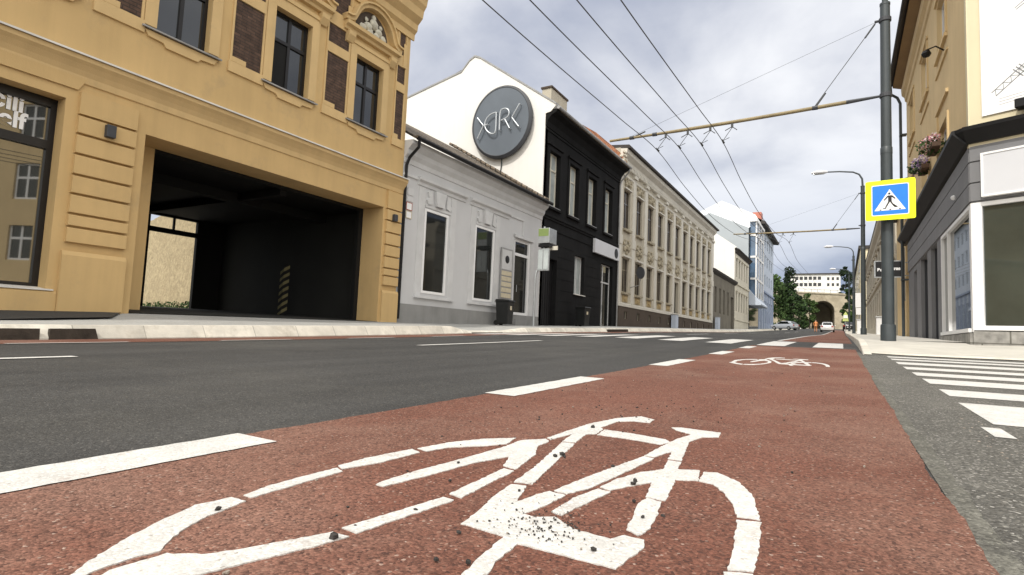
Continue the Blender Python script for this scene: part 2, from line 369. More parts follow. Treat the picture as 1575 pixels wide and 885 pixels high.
for i in range(9): strip(g, -.56 - 1.105 * i, .01 - 1.105 * i, 13.7, 17.6, .009, jag=.005)
struct('zebra_crossing', g, 'road_paint')
g = MB()
for a, b, x0, x1 in ((3.42, 4.35, .60, 4.4), (4.77, 5.28, .615, 4.4), (5.8, 6.36, .62, 4.4), (6.75, 7.25, .62, 4.5), (7.75, 8.24, .62, 4.6), (8.8, 9.37, .62, 4.6), (9.9, 10.3, .62, 4.6), (10.7, 11.1, .62, 4.6), (3.0, 3.28, .53, .60)):
    sheet(g, frange(x0, x1, .5), frange(a, b, .25), lambda x, y: P(y) + .0045 - .012 * max(0, x - 3))
struct('side_zebra_crossing', g, 'road_paint')
# left kerb and pavement
KX = -9.8
g = MB(); yk = ysteps(-16, 230); vs = []
for y in yk: vs += [(KX, y, zr(KX, y) - .1), (KX - .004, y, zr(KX, y) + .02), (KX - .13, y, KT(y)), (KX - .30, y, KT(y) + .005)]
g.add(vs, [(4*i+k, 4*i+k+1, 4*i+k+5, 4*i+k+4) for i in range(len(yk)-1) for k in range(3)]); struct('kerb', g, 'kerb_stone')
g = MB()
for a, b in ((1.6, 3.58), (3.69, 4.27), (14.4, 16.2), (26, 29)): g.add([(KX + .006, a, zr(KX, a) - .02), (KX + .004, a + .005, KT(a) - .045), (KX + .004, b - .005, KT(b) - .045), (KX + .006, b + (.05 if b > 4 else 0), zr(KX, b) - .02)] + [(KX - .05, a, zr(KX, a) - .02), (KX - .05, a, KT(a) - .05), (KX - .05, b, KT(b) - .05), (KX - .05, b, zr(KX, b) - .02)], ((0, 1, 2, 3), (1, 5, 6, 2), (0, 4, 5, 1), (3, 2, 6, 7)))
struct('weathered_kerb', g, 'dark_kerb')
g = MB(); xl = -12.42
sheet(g, [xl, -11.4, KX - .30], ysteps(-16, 230), lambda x, y: FB(y) + (KT(y) + .005 - FB(y)) * (x - xl) / (KX - .30 - xl)); struct('pavement', g, 'pavement')
g = MB(); g.add([(-12.25, -6, FB(-6) + .012), (-12.25, 5.75, FB(5.75) + .010), (-11.2, 5.1, FB(5.1) - .045), (-10.75, 2, FB(2) - .075), (-10.75, -6, FB(-6) + .07)], ((0, 1, 2, 3, 4),)); struct('tarred_pavement', g, 'asphalt')
# right pavement
ch = math.radians(-25); cd = Vector((math.cos(ch), math.sin(ch), 0)); cn = Vector((cd.y, -cd.x, 0)); C0 = Vector((2.3, 14.6, 0))
edge = [(.42, 12.0), (.9, 11.75), (1.6, 11.75), (2.3, 11.9), (3.2, 11.75), (6, 10.5), (16, 5.8)]
back = [(.42, 15.2), (.9, 15.2), (1.6, 15.2), (2.3, 15.2), (3.2, 14.4), (6, 13.1), (16, 8.4)]
g = MB(); vs = []
for (a, b), (c, d) in zip(edge, back):
    for t in (0, .35, 1): vs.append((a + (c - a) * t, b + (d - b) * t, (P(b) + .035) + (.60 - .025 * max(0, a - 3) - P(b) - .035) * t ** .8))
g.add(vs, [(3*i+k, 3*i+k+1, 3*i+k+4, 3*i+k+3) for i in range(len(edge)-1) for k in (0, 1)])
sheet(g, [.42, .9, 1.6, 2.3], ysteps(15.2, 220), lambda x, y: RS(y) + .02 + .02 * (x - .42)); struct('corner_pavement', g, 'pale_pavement')
g = MB(); yk = ysteps(11.3, 220); vs = []
for y in yk:
    t = max(RS(y) + .02, zr(.3, y) + .006); vs += [(.30, y, zr(.3, y) - .05), (.303, y, t - .01), (.315, y, t + .004), (.425, y, t + .006)]
g.add(vs, [(4*i+k, 4*i+k+1, 4*i+k+5, 4*i+k+4) for i in range(len(yk)-1) for k in range(3)])
vs = []
for (a, b) in edge: vs += [(a, b - .12, P(b) + .01), (a, b - .10, P(b) + .037), (a, b + .02, P(b) + .040)]
g.add(vs, [(3*i+k, 3*i+k+1, 3*i+k+4, 3*i+k+3) for i in range(len(edge)-1) for k in (0, 1)])
struct('corner_kerb', g, 'kerb_stone')

# ------------------------------------------------------------------ facade tools
class FC:                                   # a facade: u along it, z up, d outwards
    def __init__(s, o, ang): s.o = Vector(o); s.a = ang; s.u = Vector((-math.sin(ang), math.cos(ang), 0)); s.n = Vector((math.cos(ang), math.sin(ang), 0))
    def __call__(s, u, z, d=0.): return s.o + s.u * u + s.n * d + Vector((0, 0, z))
XF = -12.3
LF = FC((XF, 0, 0), 0.)                     # u = Y
def fbox(mb, F, u0, u1, z0, z1, d0, d1, mi=0):
    p = [F(u, z, d) for d in (d0, d1) for u in (u0, u1) for z in (z0, z1)]
    return mb.add(p, ((0, 1, 3, 2), (4, 6, 7, 5), (0, 4, 5, 1), (2, 3, 7, 6), (0, 2, 6, 4), (1, 5, 7, 3)), mi)
def fext(mb, F, uz, d0, d1, mi=0): return mb.ext([F(u, z, d0) for u, z in uz], F.n * (d1 - d0), mi)
def fprof(mb, F, prof, u0, u1, mi=0): return mb.ext([F(u0, z, d) for d, z in prof], F.u * (u1 - u0), mi)
def wall(mb, F, u0, u1, z0, z1, holes, depth=.25, mi=0):
    us = sorted({u0, u1} | {h[0] for h in holes} | {h[1] for h in holes}); zs = sorted({z0, z1} | {h[2] for h in holes} | {h[3] for h in holes})
    us = [u for u in us if u0 <= u <= u1]; zs = [z for z in zs if z0 <= z <= z1]
    for a, b in zip(us, us[1:]):
        for c, d in zip(zs, zs[1:]):
            m, n = (a + b) / 2, (c + d) / 2
            if not any(h[0] < m < h[1] and h[2] < n < h[3] for h in holes): mb.quad(F(a, c), F(b, c), F(b, d), F(a, d), mi)
    for h in holes:
        dp = h[4] if len(h) > 4 else depth; a, b, c, d = h[:4]
        for p, q in (((a, c), (a, d)), ((a, d), (b, d)), ((b, d), (b, c)), ((b, c), (a, c))): mb.quad(F(*p), F(*q), F(*q, -dp), F(*p, -dp), mi)
    return mb
def shell(mb, F, u0, u1, z0, z1, dep, mi=0):        # the sides, top and back of a block
    mb.quad(F(u0, z0), F(u0, z1), F(u0, z1, -dep), F(u0, z0, -dep), mi); mb.quad(F(u1, z0), F(u1, z1), F(u1, z1, -dep), F(u1, z0, -dep), mi)
    mb.quad(F(u0, z1), F(u1, z1), F(u1, z1, -dep), F(u0, z1, -dep), mi); mb.quad(F(u0, z0, -dep), F(u1, z0, -dep), F(u1, z1, -dep), F(u0, z1, -dep), mi)
    return mb
LOC = FC((0, 0, 0), 0.)
def win_proto(w, h, fmat, pmat, fr=.06, mull=(0.,), tran=(), back=.14, th=.06, name='window'):
    f = MB(); o = LOC
    for a, b, c, d in ((-w/2, -w/2+fr, 0, h), (w/2-fr, w/2, 0, h)): fbox(f, o, a, b, c, d, -back-th, -back)
    for c, d in ((0, fr), (h-fr, h)): fbox(f, o, -w/2+fr, w/2-fr, c, d, -back-th, -back)
    for m in mull: fbox(f, o, m*w-fr*.55, m*w+fr*.55, fr, h-fr, -back-th, -back+.004)
    for t in tran: fbox(f, o, -w/2+fr, w/2-fr, t*h-fr*.55, t*h+fr*.55, -back-th, -back+.008)
    p = MB(); p.quad(o(-w/2+.005, .005, -back-th*.6), o(w/2-.005, .005, -back-th*.6), o(w/2-.005, h-.005, -back-th*.6), o(-w/2+.005, h-.005, -back-th*.6))
    return mesh(name, f, fmat), mesh('pane', p, pmat)
def win_put(pr, parent, F, u, z, name='window'):
    w = put(name, pr[0], parent, F(u, z), F.a); p = put('pane', pr[1], None, (0, 0, 0)); p.parent = w; return w
def text(name, body, size, mats, parent, F, u, z, d, ex=.004, align='LEFT', bold=.0, xs=1.):
    cu = bpy.data.curves.new(name, 'FONT'); cu.body = body; cu.size = size; cu.extrude = ex; cu.align_x = align; cu.offset = bold
    t = bpy.data.objects.new(name, cu); S.collection.objects.link(t)
    me = bpy.data.meshes.new_from_object(t.evaluated_get(bpy.context.evaluated_depsgraph_get())); bpy.data.objects.remove(t); bpy.data.curves.remove(cu)
    me.transform(Matrix.Scale(xs, 4, (1, 0, 0)) ); me.transform(Matrix.Rotation(math.pi/2, 4, 'Z') @ Matrix.Rotation(math.pi/2, 4, 'X'))
    me.materials.clear(); me.materials.append(MATS[mats]); return put(name, me, parent, F(u, z, d), F.a)

# ------------------------------------------------------------------ yellow corner house with the garage passage
yb = thing('apartment_house', (XF, 13.6, .55), 'ochre yellow house with dark brick panels, arched window pediments and a wide garage passage', 'building')
WC = [.99, 3.72, 6.45, 9.18, 11.91]
holes = [(1.2, 4.5, .83, 4.35, .5), (5.9, 12.88, .0, 4.13, .86)] + [(c-.56, c+.56, 6.37, 8.36, .24) for c in WC]
m = MB(); wall(m, LF, -6, 13.66, -.6, 11.2, holes); obj('wall', shell(m, LF, -6, 13.66, 4.5, 11.2, 8.7), 'yellow_plaster', yb)
for a in (13.66, -6): m = MB(); m.quad(LF(a, -.5), LF(a, 4.5), LF(a, 4.5, -8.7), LF(a, -.5, -8.7)); obj('side_wall', m, 'yellow_plaster', yb)
m = MB()
for a, b in ((4.66, 5.73), (12.95, 13.665)):
    m = MB(); fprof(m, LF, [(0, -.3), (.10, -.3), (.10, 1.47), (.07, 1.55), (0, 1.55)], a, b); obj('plinth', m, 'yellow_plaster', yb)
m = MB(); fprof(m, LF, [(0, -.3), (.05, -.3), (.05, .76), (.02, .80), (0, .80)], -6, 4.655); obj('plinth', m, 'yellow_plaster', yb)
gr = [1.56, 1.69, 2.0, 2.24, 2.61, 2.97, 3.36, 3.74, 4.10]
for a, b in ((4.70, 5.70), (12.98, 13.64)):
    m = MB()
    for z0, z1 in zip(gr, gr[1:]):
        if z1 - z0 > .15: fprof(m, LF, [(0, z0 + .022), (.075, z0 + .022), (.085, z0 + .032), (.085, z1 - .032), (.075, z1 - .022), (0, z1 - .022)], a, b)
    fbox(m, LF, a, b, 4.122, 4.54 if a < 6 else 4.68, 0, .085); obj('rusticated_courses', m, 'yellow_plaster', yb)
m = MB(); fext(m, LF, [(-2, 4.56), (4.66, 4.56), (4.84, 4.90), (-2, 4.90)], 0, .04)
obj('lintel_panel', m, 'yellow_plaster', yb)
m = MB()
fprof(m, LF, [(0, 4.70), (.03, 4.72), (.045, 4.84), (.09, 4.93), (.15, 5.02), (.20, 5.08), (.21, 5.17), (0, 5.19)], -6, 13.72); obj('string_course', m, 'yellow_trim', yb)
m = MB(); fprof(m, LF, [(0, 5.195), (.235, 5.185), (.24, 5.165), (.25, 5.165), (.25, 5.20), (0, 5.225)], -6, 13.74); obj('flashing', m, 'pale_flashing', yb)
m = MB(); fprof(m, LF, [(0, 9.92), (.05, 9.92), (.06, 10.12), (.16, 10.22), (.18, 10.42), (.36, 10.60), (.40, 10.84), (.50, 10.98), (.54, 11.20), (0, 11.26)], -6, 13.78); obj('cornice', m, 'yellow_trim', yb)
m = MB(); fprof(m, LF, [(.0, 11.27), (.58, 11.23), (.60, 11.23), (.60, 11.33), (-8.7, 14.2), (-8.7, 11.3)], -6, 13.8); obj('roof', m, 'roof_dark', yb)
m = MB()
ed = [-2.2] + [x for c in WC for x in (c - .86, c + 1.11 - .0)]
pan = []
for i, c in enumerate(WC):
    l = WC[i-1] + 1.10 if i else c - 1.64; r = c - .84
    pan.append((l, r))
pan.append((WC[-1] + 1.16, 13.47))
for l, r in pan:
    for z0, z1 in ((6.44, 7.97), (8.26, 8.80), (9.20, 9.91)):
        if z0 > 9: l2, r2 = l + .1, r - .06
        else: l2, r2 = l, r
        m = MB(); fbox(m, LF, l2, r2, z0, z1, -.02, .006); obj('brick_panel', m, 'dark_brick', yb)
                                           # raised plaster frame around windows and brick panels
for c in WC:
    m = MB()
    for a, b in ((c - .80, c - .56), (c + .56, c + .80)):
        fbox(m, LF, a, b, 6.37, 8.36, 0, .05)
    fbox(m, LF, c - .80, c + .80, 8.36, 8.62, 0, .05); fbox(m, LF, c - .86, c + .86, 8.62, 8.72, 0, .08); obj('window_surround', m, 'yellow_trim', yb)
for l, r in pan:
    m = MB()
    fbox(m, LF, l, r, 7.975, 8.255, 0, .04); fbox(m, LF, l, r, 8.805, 9.195, 0, .04)
    fbox(m, LF, l + .02, l + .02 + (r - l) * .45, 6.44, 6.56, .007, .035); fbox(m, LF, l - .06, r + .06, 6.18, 6.43, 0, .045)
    fbox(m, LF, l - .03, l + .02, 6.44, 9.9, 0.002, .03); fbox(m, LF, r - .02, min(r + .03, 13.5), 6.44, 9.9, 0.002, .03)
    fbox(m, LF, l + .02, l + .16, 9.205, 9.42, .007, .03); fbox(m, LF, r - .16, r - .02, 8.815, 9.6, .041, .055); obj('panel_frame', m, 'yellow_trim', yb)
def pediment(c):
    m = MB(); pts = [(-1.16, 9.12), (-.98, 9.14), (-.82, 9.22)] + [(.74 * math.cos(t), 9.26 + .66 * math.sin(t)) for t in [math.pi * (1 - k / 12) for k in range(1, 12)]] + [(.82, 9.22), (.98, 9.14), (1.16, 9.12)]
    for (d0, d1, th, o) in ((0, .20, .13, 0.), (.0, .27, .05, .11)):
        up = [];
        for i, (u, z) in enumerate(pts):
            a = pts[max(i-1, 0)]; b = pts[min(i+1, len(pts)-1)]; tx, tz = b[0]-a[0], b[1]-a[1]; L = math.hypot(tx, tz); up.append((-tz / L, tx / L))
        q = [(c + p[0] + n[0] * o, p[1] + n[1] * o) for p, n in zip(pts, up)] + [(c + p[0] + n[0] * (o + th), p[1] + n[1] * (o + th)) for p, n in reversed(list(zip(pts, up)))]
        k = len(pts)
        for i in range(k - 1): fext(m, LF, [q[i], q[i+1], q[2*k-2-i], q[2*k-1-i]], d0, d1)
    fprof(m, LF, [(0, 8.86), (.10, 8.88), (.12, 8.96), (.22, 9.0), (.23, 9.10), (0, 9.12)], c - 1.12, c + 1.12)
    for s in (-1, 1): fprof(m, LF, [(0, 8.55), (.06, 8.57), (.16, 8.74), (.17, 8.86), (0, 8.86)], c + s * .88 - .13, c + s * .88 + .13)
    o = obj('pediment', m, 'yellow_trim', yb)
    m = MB(); fext(m, LF, [(c + .68 * math.cos(t), 9.13 + .74 * math.sin(t)) for t in [math.pi * k / 12 for k in range(13)]], .002, .012); rl = obj('tympanum', m, 'brown_plinth', o, ORG[o.name])
    m = MB()
    for (u, z, r, sx) in ((0, 9.52, .17, 1.), (0, 9.72, .09, 1), (-.22, 9.36, .13, 1.3), (.22, 9.36, .13, 1.3), (-.42, 9.26, .10, 1.4), (.42, 9.26, .10, 1.4), (-.12, 9.24, .11, 1.2), (.14, 9.22, .11, 1.2), (.30, 9.55, .07, 1), (-.30, 9.55, .07, 1)):
        m.blob(LF(c + u, z, .05), r, (.6, sx, 1), .12, 10)
    obj('relief', m, 'relief_plaster', o, ORG[o.name], True)
for c in WC: pediment(c)
pr = win_proto(1.12, 1.99, 'black_frame', 'glass_sky', .075, (0.,), (.62,), .14)
for c in WC:
    w = win_put(pr, yb, LF, c, 6.37)
    m = MB(); fprof(m, LF, [(-.13, 6.37), (.02, 6.30), (.12, 6.285), (.12, 6.315), (.02, 6.345), (-.13, 6.40)], c - .84, c + .84); obj('sill', m, 'zinc', w, ORG[w.name])
    m = MB(); fext(m, LF, [(c - .78, 6.27), (c + .78, 6.27), (c + .70, 6.15), (c + .40, 6.13), (c + .34, 6.05), (c - .34, 6.05), (c - .40, 6.13), (c - .70, 6.15)], 0, .05); obj('apron', m, 'yellow_trim', w, ORG[w.name])
m = MB(); fbox(m, LF, WC[3] - .50, WC[3] - .04, 6.46, 7.53, -.172, -.165); obj('open_casement', m, 'dark_interior', yb)
# shop window
sw = MB(); z0, z1 = .83, 4.35; bk = .32
for a, b in ((1.2, 1.34), (2.55, 2.65), (4.40, 4.50)): fbox(sw, LF, a, b, z0, z1, -bk - .1, -bk)
for a, b in ((z0, z0 + .10), (3.40, 3.56), (z1 - .16, z1)): fbox(sw, LF, 1.34, 4.40, a, b, -bk - .1, -bk + .01)
sw = obj('shop_window', sw, 'black_frame', yb)
m = MB(); m.quad(LF(1.3, .9, -bk - .05), LF(4.42, .9, -bk - .05), LF(4.42, 4.3, -bk - .05), LF(1.3, 4.3, -bk - .05)); obj('pane', m, 'glass_shop', sw, ORG[sw.name])
text('lettering', 'čili', .40, 'sign_white', sw, LF, 4.03, 3.95, -bk - .035, .003, 'RIGHT', .012)
text('lettering', 'self', .40, 'sign_white', sw, LF, 4.07, 3.66, -bk - .035, .003, 'RIGHT', .012)
m = MB(); fprof(m, LF, [(-.33, .84), (.06, .80), (.06, .825), (-.33, .87)], 1.15, 4.6); obj('sill', m, 'pale_flashing', sw, ORG[sw.name])
# the garage passage
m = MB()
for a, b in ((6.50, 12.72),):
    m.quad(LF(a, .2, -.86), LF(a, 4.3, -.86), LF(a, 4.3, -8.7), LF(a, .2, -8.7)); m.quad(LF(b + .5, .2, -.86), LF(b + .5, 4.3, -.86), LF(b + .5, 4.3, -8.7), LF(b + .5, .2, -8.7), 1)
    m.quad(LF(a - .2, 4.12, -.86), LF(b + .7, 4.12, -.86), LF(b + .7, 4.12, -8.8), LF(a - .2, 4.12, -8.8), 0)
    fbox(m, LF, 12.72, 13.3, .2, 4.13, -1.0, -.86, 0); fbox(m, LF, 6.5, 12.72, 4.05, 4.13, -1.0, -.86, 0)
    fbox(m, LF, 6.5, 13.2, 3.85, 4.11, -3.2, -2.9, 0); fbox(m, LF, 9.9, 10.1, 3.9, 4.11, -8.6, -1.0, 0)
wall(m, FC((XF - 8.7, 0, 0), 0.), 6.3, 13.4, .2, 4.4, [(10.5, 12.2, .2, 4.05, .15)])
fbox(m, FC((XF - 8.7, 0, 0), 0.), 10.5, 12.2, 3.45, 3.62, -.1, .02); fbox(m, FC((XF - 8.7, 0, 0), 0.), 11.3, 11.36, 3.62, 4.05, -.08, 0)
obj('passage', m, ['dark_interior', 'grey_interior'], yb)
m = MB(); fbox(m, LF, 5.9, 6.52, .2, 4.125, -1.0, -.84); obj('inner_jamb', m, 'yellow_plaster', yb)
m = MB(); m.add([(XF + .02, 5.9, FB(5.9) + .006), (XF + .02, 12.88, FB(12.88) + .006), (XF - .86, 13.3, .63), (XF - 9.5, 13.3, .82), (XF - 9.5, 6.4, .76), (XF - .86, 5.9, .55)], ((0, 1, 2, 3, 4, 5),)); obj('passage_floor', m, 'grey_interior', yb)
hp = MB(); hp.box(-16.08, -15.9, 12.22, 12.42, .6, 2.28)
t = thing('hazard_post', (-16, 12.3, .6), 'dark post with slanting white stripes inside the garage passage', 'post')
obj('core', hp, 'black_metal', t)
m = MB()
for k in range(7): m.add([(-15.895, 12.21, .72 + k * .23), (-15.895, 12.43, .84 + k * .23), (-15.895, 12.43, .95 + k * .23), (-15.895, 12.21, .83 + k * .23), (-16.085, 12.215, .60 + k * .23), (-16.085, 12.215, .71 + k * .23)], ((0, 1, 2, 3), (0, 3, 5, 4)))
obj('stripes', m, 'stripe_paint', t)
yw = MB(); a, b = Vector((-21.4, 13.6, 0)), Vector((-42, 19.2, 0))
for i in range(16):
    for k in range(9):
        pass
vs = []; nI, nK = 46, 14
for k in range(nK + 1):
    for i in range(nI + 1):
        p = a + (b - a) * (i / nI); q = Vector((.25, -.97, 0)) * random.uniform(-.05, .05); vs.append((p.x + q.x - k * .04, p.y + q.y + k * .05, .4 + k * .42))
yw.add(vs, [(k*(nI+1)+i, k*(nI+1)+i+1, (k+1)*(nI+1)+i+1, (k+1)*(nI+1)+i) for k in range(nK) for i in range(nI)])
n = len(yw.v); yw.add([(p[0] - 2, p[1] + 2, p[2]) for p in vs[:nI+1]] + [(p[0] - 2, p[1] + 2, p[2]) for p in vs[-nI-1:]], ())
tag(obj('rock_wall', yw, 'rock', None, (-24.5, 13, .5)), 'sunlit sandy rock wall in the yard behind the garage passage', 'wall')
for p_ in bpy.data.meshes['rock_wall'].polygons: p_.use_smooth = True
def leaf_clump(mb, c, r, n, s, flat=1., mi=(0,)):
    for _ in range(n):
        while True:
            v = Vector((random.uniform(-1, 1), random.uniform(-1, 1), random.uniform(-1, 1)))
            if .15 < v.length < 1: break
        v = v * (v.length ** -.35); p = Vector(c) + Vector((v.x * r, v.y * r, v.z * r * flat))
        a = Vector((random.gauss(0, 1), random.gauss(0, 1), random.gauss(0, 1))).normalized(); b = a.orthogonal().normalized(); e = a.cross(b); q = s * random.uniform(.6, 1.4)
        mb.add([p + b * q, p + e * q * .6, p - b * q, p - e * q * .6], ((0, 1, 2, 3),), random.choice(mi))
m = MB()
for i in range(26):
    t = i / 25; p = Vector((-21.6, 13.2, 0)) + Vector((-15., 4.1, 0)) * t; leaf_clump(m, (p.x, p.y - .1, .9), .32, 40, .07, .8)
tag(obj('yard_weeds', m, 'grass', None, (-24, 12, .7)), 'low green weeds growing along the foot of the rock wall', 'plants', None, 'stuff')
m = MB(); m.quad((-45, 6, .70), (-21.2, 6, .70), (-21.2, 24, .70), (-45, 24, .70)); struct('yard', m, 'pavement')
def wall_lamp(u, z, label, s=1.):
    t = thing('wall_lamp', LF(u, z, .05), label, 'lamp', 'lamps on the yellow house')
    m = MB(); fbox(m, LF, u - .075*s, u + .075*s, z - .11*s, z + .11*s, .075, .19); obj('housing', m, 'anthracite', t, bevel=.012)
    m = MB(); fbox(m, LF, u - .05*s, u + .05*s, z - .06*s, z + .06*s, .03, .08); obj('bracket', m, 'black_metal', t)
wall_lamp(5.21, 3.93, 'small dark grey wall lamp on the grooved pier left of the garage passage', 1.1)
wall_lamp(13.28, 3.85, 'small brown black box lamp on the narrow pier right of the garage passage', 1.)

# ------------------------------------------------------------------ low grey house
gb = thing('grey_house', (XF, 18.6, .7), 'single storey light grey house with white framed shop windows and a tiled roof', 'building')
holes = [(14.87, 16.20, 1.62, 4.52, .14), (17.95, 19.35, 1.60, 4.54, .14), (21.05, 22.45, 1.20, 4.52, .30)]
m = MB(); wall(m, LF, 13.67, 23.45, -.2, 6.5, holes); shell(m, LF, 13.67, 23.45, -.2, 6.5, 8); obj('wall', m, 'grey_plaster', gb)
for a, b in ((13.69, 20.95), (22.5, 23.43)): m = MB(); fbox(m, LF, a, b, .2, 1.20, 0, .035); obj('plinth', m, 'grey_plinth', gb)
m = MB(); fprof(m, LF, [(0, 5.78), (.03, 5.80), (.04, 5.95), (.14, 6.08), (.16, 6.22), (.34, 6.38), (.36, 6.50), (0, 6.52)], 13.67, 23.5); obj('cornice', m, 'grey_trim', gb)
m = MB()
for a, b in ((14.40, 17.20), (17.50, 20.45)): m = MB(); fprof(m, LF, [(0, 5.22), (.04, 5.24), (.05, 5.34), (.14, 5.40), (.15, 5.48), (0, 5.52)], a, b); obj('hood_mould', m, 'grey_trim', gb)
m = MB(); fprof(m, LF, [(0, 5.36), (.05, 5.38), (.05, 5.46), (0, 5.48)], 13.7, 14.4); obj('band_mould', m, 'grey_trim', gb)
m = MB(); fprof(m, LF, [(0, 5.36), (.05, 5.38), (.05, 5.46), (0, 5.48)], 20.45, 21.75)
fbox(m, LF, 21.66, 21.75, 4.72, 5.36, 0, .05); obj('band_mould', m, 'grey_trim', gb)
for c in (15.6, 18.72):
    m = MB(); fext(m, LF, [(c - .20, 4.68), (c + .20, 4.68), (c + .30, 5.20), (c - .30, 5.20)], 0, .12)
    for s in (-1, 1):
        fext(m, LF, [(c + s * .42, 4.72), (c + s * .62, 4.66), (c + s * .70, 4.80), (c + s * .60, 4.92), (c + s * .66, 5.10), (c + s * .44, 5.18), (c + s * .40, 4.95)], 0, .07)
    obj('keystone', m, 'grey_trim', gb); m = MB()
    for a, b in ((c - 1.08, c - .76), (c + .74, c + 1.04)): fbox(m, LF, a, b, 1.50, 5.2, 0, .018)
    fbox(m, LF, c - .74, c + .72, 4.56, 4.66, 0, .03)
    fbox(m, LF, c - 1.1, c + 1.06, 1.44, 1.52, 0, .10); obj('architrave', m, 'grey_trim', gb)
m = MB(); fbox(m, LF, 20.93, 21.05, 1.2, 4.72, 0, .03); fbox(m, LF, 22.45, 22.8, 1.2, 4.72, 0, .03); fbox(m, LF, 20.93, 22.6, 4.56, 4.68, 0, .10)
obj('architrave', m, 'grey_trim', gb)
for u, w, z, h in ((15.535, 1.33, 1.62, 2.90), (18.65, 1.40, 1.60, 2.94)):
    pr = win_proto(w, h, 'white_paint', 'glass_dark', .085, (), (), -.02, .08); wv = win_put(pr, gb, LF, u, z)
    m = MB(); fbox(m, LF, u + .16, u + w * .46, z + .1, z + h - .1, -.06, -.048); obj('curtain', m, 'grey_interior', wv, ORG[wv.name])
pr = win_proto(1.40, 3.32, 'white_paint', 'glass_dark', .11, (), (.80,), .05, .08, 'door'); dr = win_put(pr, gb, LF, 21.75, 1.20, 'door')
m = MB(); fbox(m, LF, 22.30, 22.44, 1.2, 4.50, -.05, .01); obj('door_post', m, 'white_paint', dr, ORG[dr.name])
m = MB(); m.tube([LF(21.35, 2.2, 0), LF(21.35, 2.5, 0)], .015); obj('handle', m, 'galvanised', dr, ORG[dr.name])
m = MB(); fbox(m, LF, 20.9, 23.0, .5, 1.0, -.02, .28); fbox(m, LF, 21.0, 22.6, 1.0, 1.19, -.02, .15); obj('doorstep', m, 'grey_plinth', gb)
m = MB(); m.add([LF(13.68, 6.58, .46), LF(23.48, 6.58, .46), LF(23.48, 9.95, -5.3), LF(13.68, 9.95, -5.3), LF(13.68, 6.50, .46), LF(23.48, 6.50, .46), LF(23.48, 9.8, -5.3), LF(13.68, 9.8, -5.3)], ((0, 1, 2, 3), (4, 5, 6, 7), (0, 1, 5, 4), (0, 3, 7, 4), (1, 2, 6, 5)))
for k in range(40): fbox(m, LF, 13.68 + k * .245, 13.86 + k * .245, 6.54, 6.62, .44, .52)
obj('roof', m, 'roof_tile', gb)
m = MB()                                     # tiled verge where the roof meets the gable
for k in range(20):
    t0, t1 = k / 20, (k + .97) / 20; fa = lambda t: (LF(0, 6.62 + 3.42 * t, .42 - 5.75 * t))
    for y in (23.02, 23.24):
        p, q = fa(t0), fa(t1); m.tube([(p.x, y, p.z + .06), (q.x, y, q.z + .04)], .07, 8)
obj('verge_tiles', m, 'roof_tile', gb)
m = MB(); m.tube([LF(13.70, 6.53, .52), LF(23.5, 6.53, .52)], .075, 8); m.tube([LF(13.78, 6.50, .52), LF(13.78, 6.25, .5), LF(13.78, 5.95, .14), LF(13.74, 5.7, .07), LF(13.74, .7, .07)], .05, 8)
obj('gutter', m, 'black_metal', gb)
def plate(u, z, w, h, mm, label, rim=None):
    t = thing('wall_plate', LF(u, z, .01), label, 'sign', 'enamel plates on the grey house')
    m = MB(); fbox(m, LF, u - w/2, u + w/2, z - h/2, z + h/2, .004, .02); obj('face', m, mm, t)
    if rim:
        m = MB(); b = .022
        for a in ((u-w/2-b, u+w/2+b, z+h/2, z+h/2+b), (u-w/2-b, u+w/2+b, z-h/2-b, z-h/2), (u-w/2-b, u-w/2, z-h/2, z+h/2), (u+w/2, u+w/2+b, z-h/2, z+h/2)): fbox(m, LF, *a, .003, .026)
        obj('rim', m, rim, t)
plate(14.08, 4.90, .28, .24, 'grey_trim', 'pale blank plate, topmost of the plates by the downpipe')
plate(14.06, 4.64, .30, .14, 'grey_trim', 'narrow pale grey plate just above the red rimmed one')
plate(14.04, 4.40, .25, .22, 'sign_white', 'white plate with dark red rim on the grey house corner', 'plate_red')
plate(14.04, 4.12, .24, .20, 'sign_white', 'rounded white plate below the red rimmed plate', 'plate_cream')
ib = thing('notice_board', LF(20.33, 1.8, .03), 'tall grey notice board with cream plates beside the white shop door', 'sign')
m = MB(); fbox(m, LF, 19.86, 20.80, 1.80, 3.95, .035, .075); obj('backing', m, 'zinc', ib)
m = MB(); fbox(m, LF, 19.93, 20.73, 3.05, 3.88, .075, .085); obj('header_panel', m, 'grey_trim', ib)
m = MB(); m.blob(LF(20.33, 3.48, .09), .17, (.1, 1, 1), 0, 14); obj('emblem', m, 'sign_black', ib)
for k in range(5):
    m = MB(); fbox(m, LF, 19.93, 20.73, 1.86 + k * .235, 2.04 + k * .235, .075, .092); obj('plate', m, 'plate_cream', ib)
